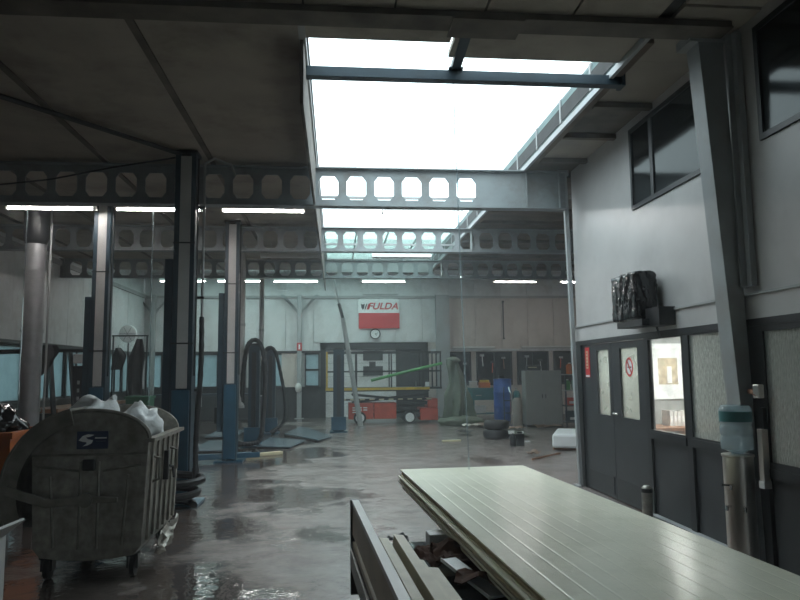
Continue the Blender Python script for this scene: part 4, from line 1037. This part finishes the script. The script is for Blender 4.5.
# scissor lift
sl = thing('scissor_lift', 'orange scissor lift with black platform and yellow stripe by the back wall', 'scissor lift', (1.6, 22.0, 0))
ch = B(-1.15, 1.55, -.42, .42, .20, .34).build('chassis', M_BLACK, sl)
B(-1.20, -.42, -.46, .40, .16, .66).build('battery_box', M_RED, sl, bevel=.015); B(-.40, .30, -.46, .40, .16, .66).build('hydraulic_box', M_RED, sl, bevel=.015)
B(1.05, 1.62, -.46, .42, .10, .48).build('end_box', M_RED, sl, bevel=.02); B(1.30, 1.62, -.44, .40, .48, .78).build('end_cowl', M_RED, sl, bevel=.03)
for k, (w_, z) in enumerate(((.30, .50), (.30, .43), (.22, .36))):
    for j in range(3 if k < 2 else 2): B(-1.08 + j * .17, -1.08 + j * .17 + .12, -.466, -.46, z, z + .035).build('printed_mark', M_BWHITE, sl)
for x in (-.85, .72):
    for y in (-.42, .42):
        wh = MB().lathe([(.10, -.06), (.19, -.06), (.20, -.04), (.20, .04), (.19, .06), (.10, .06)], x, y, 22, 'y', .20).build('wheel', M_RUBBER, sl, smooth=True)
        MB().lathe([(.14, -.066), (.14, -.058)], x, y, 18, 'y', .20).build('hub', M_BWHITE, wh)
for s in (-1, 1):
    for k in range(2):
        z0 = .36 + k * .30
        for (za, zb) in ((z0, z0 + .26), (z0 + .26, z0)):
            B(-1.1, 1.35, s * .30 - .03, s * .30 + .03, -.03, .03, Matrix.Rotation(-math.atan2(zb - za, 2.45), 3, 'Y'), (0.12, 0, 0)).build('scissor_arm', M_BLACK, sl, loc=(0, .07 * (1 if za < zb else 0), (za + zb) / 2))
dkk = B(-1.9, 1.35, -.48, .48, 1.02, 1.14).build('platform', M_BLACK, sl)
B(-1.92, 1.36, -.50, -.48, 1.06, 1.14).build('yellow_edge', M_YEL, dkk)
B(-1.5, 1.40, -.49, -.47, .74, .80).build('hazard_strip', M_BLACK, sl)
for k in range(10): B(-1.45 + k * .30, -1.45 + k * .30 + .16, -.495, -.49, .755, .79).build('hazard_dash', M_PALEY, sl)
for z in (1.62, 2.22):
    for y in (-.46, .46): B(-1.9, 1.75, y - .02, y + .02, z, z + .05).build('guard_rail', M_BLACK, sl)
    for x in (-1.88, 1.72): B(x - .02, x + .02, -.46, .46, z, z + .05).build('guard_rail', M_BLACK, sl)
for x in (-1.88, -1.62, -.95, .15, 1.15, 1.45, 1.72):
    for y in (-.46, .46): B(x - .022, x + .022, y - .022, y + .022, 1.14, 2.27).build('guard_post', M_BLACK if x > -1.8 else M_YEL, sl)
B(1.34, 1.76, -.48, .48, 1.08, 1.14).build('platform_extension', M_BLACK, sl)
B(1.22, 1.34, -.52, -.46, 1.16, 1.30).build('white_cup', M_BWHITE, sl)
B(-.55, -.35, -.50, -.44, 1.75, 1.95).build('control_panel', M_DARKP, sl)
gr_ = thing('green_bar', 'long green bar resting across the scissor lift rails', 'bar', (0, 0, 0))
MB().tube([(1.10, 21.47, 1.36), (2.2, 21.45, 1.62), (3.36, 21.46, 1.88)], .045, 8).build('bar', M_GREEN, gr_)
# leaning pole
lp_ = thing('leaning_pole', 'pale grey telescopic pole leaning up from the scissor lift toward the roof', 'pole', (0, 0, 0))
MB().tube([(.75, 20.9, 0.0), (.22, 21.1, 3.3)], [.085, .07], 10).build('lower_pole', M_STEELG, lp_); MB().tube([(.22, 21.1, 3.3), (.10, 21.15, 3.75)], .05, 10).build('collar', M_BLACK, lp_)
MB().tube([(.10, 21.15, 3.75), (-.06, 21.2, 4.53)], .028, 8).build('upper_pole', M_STEELW, lp_)

# tarp over something
tp_ = thing('tarp_heap', 'grey-green tarp draped over a tall object right of the scissor lift', 'tarp', (3.85, 21.0, 0))
def tarp(u, v):
    a = u * 2 * math.pi; h = 1 - v
    r_ = .17 + .30 * v ** 1.6 + .10 * noise.noise(Vector((math.cos(a) * 1.5, math.sin(a) * 1.5, v * 4)))
    fold = 1 + .26 * math.sin(a * 5 + v * 5) * min(1, v * 1.5) + .10 * math.sin(a * 11 + v * 9) * v + .16 * math.sin(a * 2 + 1)
    return (-.20 * h + r_ * fold * math.cos(a), r_ * .8 * fold * math.sin(a), .02 + 1.98 * h ** .85)
MB().grid(50, 14, tarp).build('tarp', M_TARP, tp_, smooth=True)
blob_obj('tarp_top', M_TARP, tp_, center=(-.2, 0, 1.96), rad=(.2, .17, .11), amp=.2, sub=3)
blob_obj('tarp_skirt', M_TARP, tp_, center=(-.05, -.35, .1), rad=(.7, .5, .17), amp=.3, sub=3, flat=.0, seed=6)

# workbench, drum, locker, cylinder ...
tb = thing('teal_workbench', 'teal workbench loaded with tools by the dark windows', 'workbench', (5.05, 22.9, 0))
B(-.55, .75, -.35, .35, .98, 1.06).build('worktop', M_TEAL, tb); B(-.52, .70, -.33, .33, .66, .98).build('drawer_unit', M_TEAL, tb)
for x in (-.50, .64):
    for y in (-.3, .26): B(x, x + .06, y, y + .06, 0, .66).build('leg', M_TEAL, tb)
for x in (-.30, .3): B(x - .1, x + .1, -.345, -.33, .80, .83).build('drawer_handle', M_STEELG, tb)
B(-.45, .65, -.28, .28, .18, .22).build('lower_shelf', M_TEAL, tb)
def gadget(name, label, cat, loc, parts, rz=0):
    t = thing(name, label, cat, loc, rz)
    for nm, mt, bxs, bv in parts: B(*bxs).build(nm, mt, t, bevel=bv)
    return t
gadget('white_carton', 'white carton under the teal workbench', 'carton', (4.78, 22.75, .22), [('body', M_WHITEP, (-.22, .22, -.15, .15, 0, .26), .01), ('tape', M_PALEY, (-.03, .03, -.153, .153, .255, .263), 0)])
gadget('pale_crate', 'pale crate on the left end of the teal workbench', 'crate', (4.62, 22.8, 1.06), [('body', M_WALLB, (-.11, .11, -.14, .14, 0, .20), .01), ('lid', M_WHITEP, (-.12, .12, -.15, .15, .20, .23), .004)])
gadget('orange_toolbox', 'orange toolbox standing on the teal workbench', 'toolbox', (5.0, 22.8, 1.06), [('body', M_ORANGE, (-.18, .18, -.12, .12, 0, .18), .01), ('lid', M_YEL, (-.15, .15, -.10, .10, .18, .26), .02), ('handle', M_BLACK, (-.07, .07, -.015, .015, .26, .31), .005)])
gadget('tool_case', 'dark red machine on the right end of the teal workbench', 'machine', (5.62, 22.95, 1.06), [('body', M_RED, (-.14, .14, -.13, .13, 0, .30), .02), ('motor', M_BLACK, (-.09, .09, -.10, .10, .30, .42), .02), ('base', M_BLACK, (-.17, .12, -.16, .16, 0, .03), 0)])
dm = thing('blue_drum', 'tall blue plastic drum beside the teal workbench', 'drum', (5.46, 22.15, 0))
MB().lathe([(.27, 0), (.29, .03), (.29, .42), (.30, .44), (.30, .48), (.29, .50), (.29, .88), (.30, .90), (.30, .94), (.29, .96), (.29, 1.26), (.26, 1.32)], seg=24).build('body', M_BLUE, dm, smooth=True); MB().lathe([(.30, 1.30), (.30, 1.36), (.05, 1.37)], seg=24).build('lid', M_BLUE, dm, smooth=True)
lk = thing('metal_locker', 'tall grey two-door metal cabinet on the right of the hall', 'cabinet', (6.03, 19.7, 0), R(-3))
B(-.53, .53, -.24, .25, .06, 1.62).build('body', M_LOCK, lk, bevel=.006); B(-.52, .52, -.22, .24, 0, .06).build('plinth', M_DARKP, lk)
for (a, b, hx) in ((-.515, -.004, -.05), (.004, .515, .05)):
    d = B(a, b, -.262, -.24, .08, 1.60).build('door', M_LOCK, lk, bevel=.004); B(hx - .012, hx + .012, -.28, -.262, .82, .94).build('handle', M_BLACK, d)
gadget('cap_and_straps', 'dark bundle with pale strap on top of the metal cabinet', 'bundle', (5.82, 19.75, 1.62), [('bag', M_BLACK, (-.22, .20, -.14, .14, 0, .16), .05), ('strap', M_PALEY, (-.2, .05, -.16, -.14, .08, .11), 0), ('pole', M_BLACK, (-.01, .01, -.01, .01, .16, .55), 0)])
gc = thing('gas_cylinder', 'grey gas cylinder standing left of the metal cabinet', 'gas cylinder', (5.22, 19.45, 0))
MB().lathe([(.13, 0), (.14, .02), (.14, .72), (.12, .80), (.06, .86), (.045, .90)], seg=22).build('body', M_GAS, gc, smooth=True); MB().lathe([(.075, .85), (.08, .86), (.08, 1.0), (.06, 1.04)], seg=16).build('cap', M_TEAL, gc, smooth=True)
gc2 = thing('gas_cylinder', 'slim blue gas cylinder behind the grey one on a trolley', 'gas cylinder', (5.32, 19.9, 0))
MB().lathe([(.11, 0), (.12, .02), (.12, .9), (.10, .98), (.04, 1.04)], seg=20).build('body', M_BLUES, gc2, smooth=True); MB().tube([(0, 0, 1.04), (0, 0, 1.1), (-.06, -.03, 1.12)], .018, 8).build('valve', M_CHROME, gc2)
hc = thing('hand_truck', 'dark blue hand truck with chrome bars beside the gas cylinder', 'hand truck', (4.92, 19.4, 0))
for x in (-.10, .10): MB().tube([(x, 0, .1), (x, .02, 1.0), (x * .7, .1, 1.15)], .016, 8).build('rail', M_CHROME if x > 0 else M_BLUES, hc)
B(-.18, .18, -.22, .0, .02, .035).build('toe_plate', M_BLUES, hc)
for z in (.4, .75): B(-.10, .10, -.01, .02, z, z + .03).build('cross_bar', M_BLUES, hc)
for x in (-.2, .2): MB().lathe([(.05, -.02), (.10, -.02), (.10, .02), (.05, .02)], x, .08, 16, 'x', .10).build('wheel', M_RUBBER, hc, smooth=True)
def tyre(label, x, y, z):
    t = thing('tyre', label, 'tyre', (x, y, z))
    MB().lathe([(.19, .02), (.25, 0), (.29, .03), (.305, .07), (.305, .15), (.29, .19), (.25, .215), (.19, .20), (.175, .11), (.19, .02)], seg=26).build('tread', M_RUBBER, t, smooth=True)
    MB().lathe([(.02, .05), (.17, .06), (.172, .10), (.02, .09)], seg=20).build('rim', M_BLACK, t, smooth=True)
    return t
tyre('lower tyre of the two stacked on the floor', 3.85, 16.4, 0); tyre('upper tyre of the two stacked on the floor', 3.87, 16.39, .217)
# rack with coloured containers behind the office corner
rk = thing('storage_rack', 'storage rack right of the metal cabinet, half hidden by the column', 'rack', (7.0, 19.5, 0))
for x in (-.38, .38):
    for y in (-.2, .2): B(x - .02, x + .02, y - .02, y + .02, 0, 1.52).build('upright', M_BLUES, rk)
for z in (.12, .58, 1.02, 1.48): B(-.42, .42, -.24, .24, z, z + .03).build('shelf', M_STEELG if z > .9 else M_BLUES, rk)
for lab, nm, mt, x, z, sx, h in (('orange canister on top of the storage rack', 'canister', M_ORANGE, -.20, 1.51, .10, .30), ('green can on the upper rack shelf', 'can', M_GREEN, -.28, 1.05, .08, .28), ('second green can on the rack beside a black one', 'can', M_GREEND, -.06, 1.05, .10, .32), ('red box on the middle rack shelf', 'box', M_RED, -.2, .61, .14, .22), ('blue box on the lowest rack shelf', 'box', M_BLUES, -.18, .15, .16, .30), ('black can at the right of the green cans', 'can', M_BLACK, .16, 1.05, .09, .26)):
    t = thing('shelf_' + nm, lab, nm, (7.0 + x, 19.42, z))
    if nm == 'box': B(-sx, sx, -.12, .12, 0, h).build('body', mt, t, bevel=.006); B(-sx * .6, sx * .6, -.125, -.12, .05, .12).build('label_patch', M_WHITEP, t)
    else: MB().lathe([(sx * .95, 0), (sx, .02), (sx, h - .05), (sx * .5, h - .01), (sx * .45, h)], seg=16).build('body', mt, t, smooth=True); MB().lathe([(sx * .4, h), (sx * .4, h + .03)], seg=12).build('cap', M_WHITEP, t)
sb_ = thing('foam_slab', 'white plastic-wrapped slab lying by the office corner column', 'slab', (5.12, 14.2, 0), R(-22))
B(-.50, .75, -.75, .75, .05, .33).build('slab', M_BWHITE, sb_, bevel=.05); B(-.5, .6, -.6, -.5, 0, .05).build('batten', M_WOOD, sb_); B(-.5, .6, .5, .6, 0, .05).build('batten', M_WOOD, sb_)
rod = thing('thin_stick', 'thin brown stick on the floor in front of the white slab', 'stick', (0, 0, 0))
MB().tube([(3.55, 12.3, .02), (4.3, 13.0, .03)], .018, 6).build('stick', M_WOOD, rod)
sm = thing('spray_bottle', 'small black and white bottle standing alone on the wet floor', 'bottle', (3.80, 14.6, 0))
MB().lathe([(.06, 0), (.065, .02), (.065, .18), (.03, .24), (.025, .28)], seg=16).build('body', M_BLACK, sm, smooth=True); B(-.09, .03, -.02, .02, .27, .33).build('trigger_head', M_BWHITE, sm)
sj = thing('jerry_can', 'black canister beside the small bottle on the wet floor', 'canister', (3.98, 14.7, 0))
B(-.09, .09, -.06, .06, 0, .26).build('body', M_BLACK, sj, bevel=.02); B(-.05, .05, -.012, .012, .27, .30).build('handle', M_BLACK, sj); MB().lathe([(.02, .25), (.02, .31)], .065, 0, 10).build('cap', M_BWHITE, sj)
# wet cardboard and litter on the floor near the cabinet
for k, (lab, x, y, sx, sy, rz_, mt) in enumerate((('brown cardboard sheet in front of the metal cabinet', 5.9, 18.9, .7, .5, .2, M_CARD), ('brown cardboard sheet before the teal workbench', 4.3, 19.6, .8, .6, -.3, M_CARD),
     ('crumpled cardboard left of the gas cylinder', 4.85, 18.4, .5, .45, .8, M_CARD), ('grey-green foil sheet spread on the floor by the slab', 4.3, 16.9, .9, 1.0, .3, M_TARP), ('small pink scrap on the floor before the slab', 3.75, 12.9, .22, .2, .1, M_CARD),
     ('dark scrap near the tyre stack', 3.3, 17.6, .4, .4, 1.2, M_BLACK), ('cardboard strip beside the tarp', 3.9, 19.6, .5, .3, .5, M_WALLB))):
    scrap(lab, (x, y), sx, sy, .06, 20 + k, mt, z=0, rz=rz_)
gadget('white_lath', 'short white lath on the floor right of the bottle', 'lath', (4.25, 15.4, 0), [('lath', M_BWHITE, (-.16, .16, -.03, .03, 0, .03), .003)], R(8))
# rod hanging on the right back wall, white shelf edges
hr = thing('hanging_rod', 'thin dark rod hanging on the beige back wall', 'rod', (6.26, YB - .03, 0))
MB().tube([(0, 0, 4.2), (0, 0, 2.84)], .022, 8).build('rod', M_BLACK, hr); B(-.04, .04, -.03, .03, 4.18, 4.24).build('bracket', M_BLACK, hr); B(-.035, .035, -.03, .03, 2.80, 2.86).build('grip', M_BLACK, hr)
for lab, x0, x1 in (('pale strip lamp on the back wall left of the hanging rod', 4.3, 5.9), ('pale strip lamp on the back wall above the metal cabinet', 6.9, 9.2)):
    t = thing('wall_strip', lab, 'strip', (0, YB - .02, 0)); B(x0, x1, -.08, .0, 2.46, 2.54).build('body', M_WHITEP, t); B(x0, x1, -.10, -.08, 2.44, 2.48).build('lip', M_STEELG, t)

# small tools hung in front of the dark windows
tools = [(4.25, 1.9, 'leftmost'), (4.75, 1.7, 'second from left'), (5.4, 2.0, 'third from left'), (5.8, 1.75, 'fourth from left'), (6.2, 1.9, 'fifth from left'), (7.1, 1.95, 'third from right'), (7.6, 1.8, 'second from right'), (8.4, 1.9, 'rightmost')]
for k, (x, z, nm) in enumerate(tools):
    t = thing('hung_tool', nm + ' small tool hanging before the dark back windows', 'tool', (x, YB - .09, z))
    MB().tube([(0, .02, .22), (0, -.01, .2), (.03 * (-1) ** k, -.01, -.2)], .018, 6).build('handle', (M_WOOD, M_STEELG, M_WHITEP, M_RED)[k % 4], t)
    B(-.08, .08, -.03, .02, .16, .24).build('head', (M_BLACK, M_CHROME, M_STEELG)[k % 3], t, bevel=.006)

# ================================================================== FALLING WATER
def stream(label, x, y, z1, z0, r, seed, dx=0.0):
    t = thing('water_stream', label, 'water', (x, y, 0))
    pts = []; rad = []; n_ = 26
    for k in range(n_ + 1):
        u = k / n_
        pts.append((dx * u + .012 * noise.noise(Vector((u * 9, seed, 0))), .012 * noise.noise(Vector((u * 8, seed, 4))), z1 + (z0 - z1) * u)); rad.append(r * (1 + .55 * noise.noise(Vector((u * 17, seed, 2)))))
    MB().tube(pts, rad, 6).build('jet', M_WATER, t, smooth=True)
    return t
stream('thin stream of rainwater falling from the blue skylight bar', 1.14, 6.30, 4.43, .72, .006, 1, .08)
stream('thin stream of rainwater dripping from the leftmost lit lamp', -4.85, 11.05, 4.25, .0, .006, 2)
stream('thin stream of rainwater dripping below the second lit lamp', -2.92, 11.05, 4.25, .0, .009, 3, .02)

# ================================================================== RAIN MIST IN THE HALL
def mist():
    M = bpy.data.materials.new('rain_mist'); M.use_nodes = True
    n = M.node_tree; n.nodes.clear()
    out = n.nodes.new('ShaderNodeOutputMaterial'); v = n.nodes.new('ShaderNodeVolumeScatter')
    v.inputs['Color'].default_value = (0.92, 0.97, 1.0, 1); v.inputs['Density'].default_value = MIST; v.inputs['Anisotropy'].default_value = 0.2
    n.links.new(v.outputs[0], out.inputs['Volume'])
    o = B(XL - .1, XR + .1, YN - .1, YB + .1, -.04, ZC + .03).build('rain_mist', M)
    tag(o, 'thin grey rain mist hanging in the whole hall', 'mist', kind='stuff')
mist()
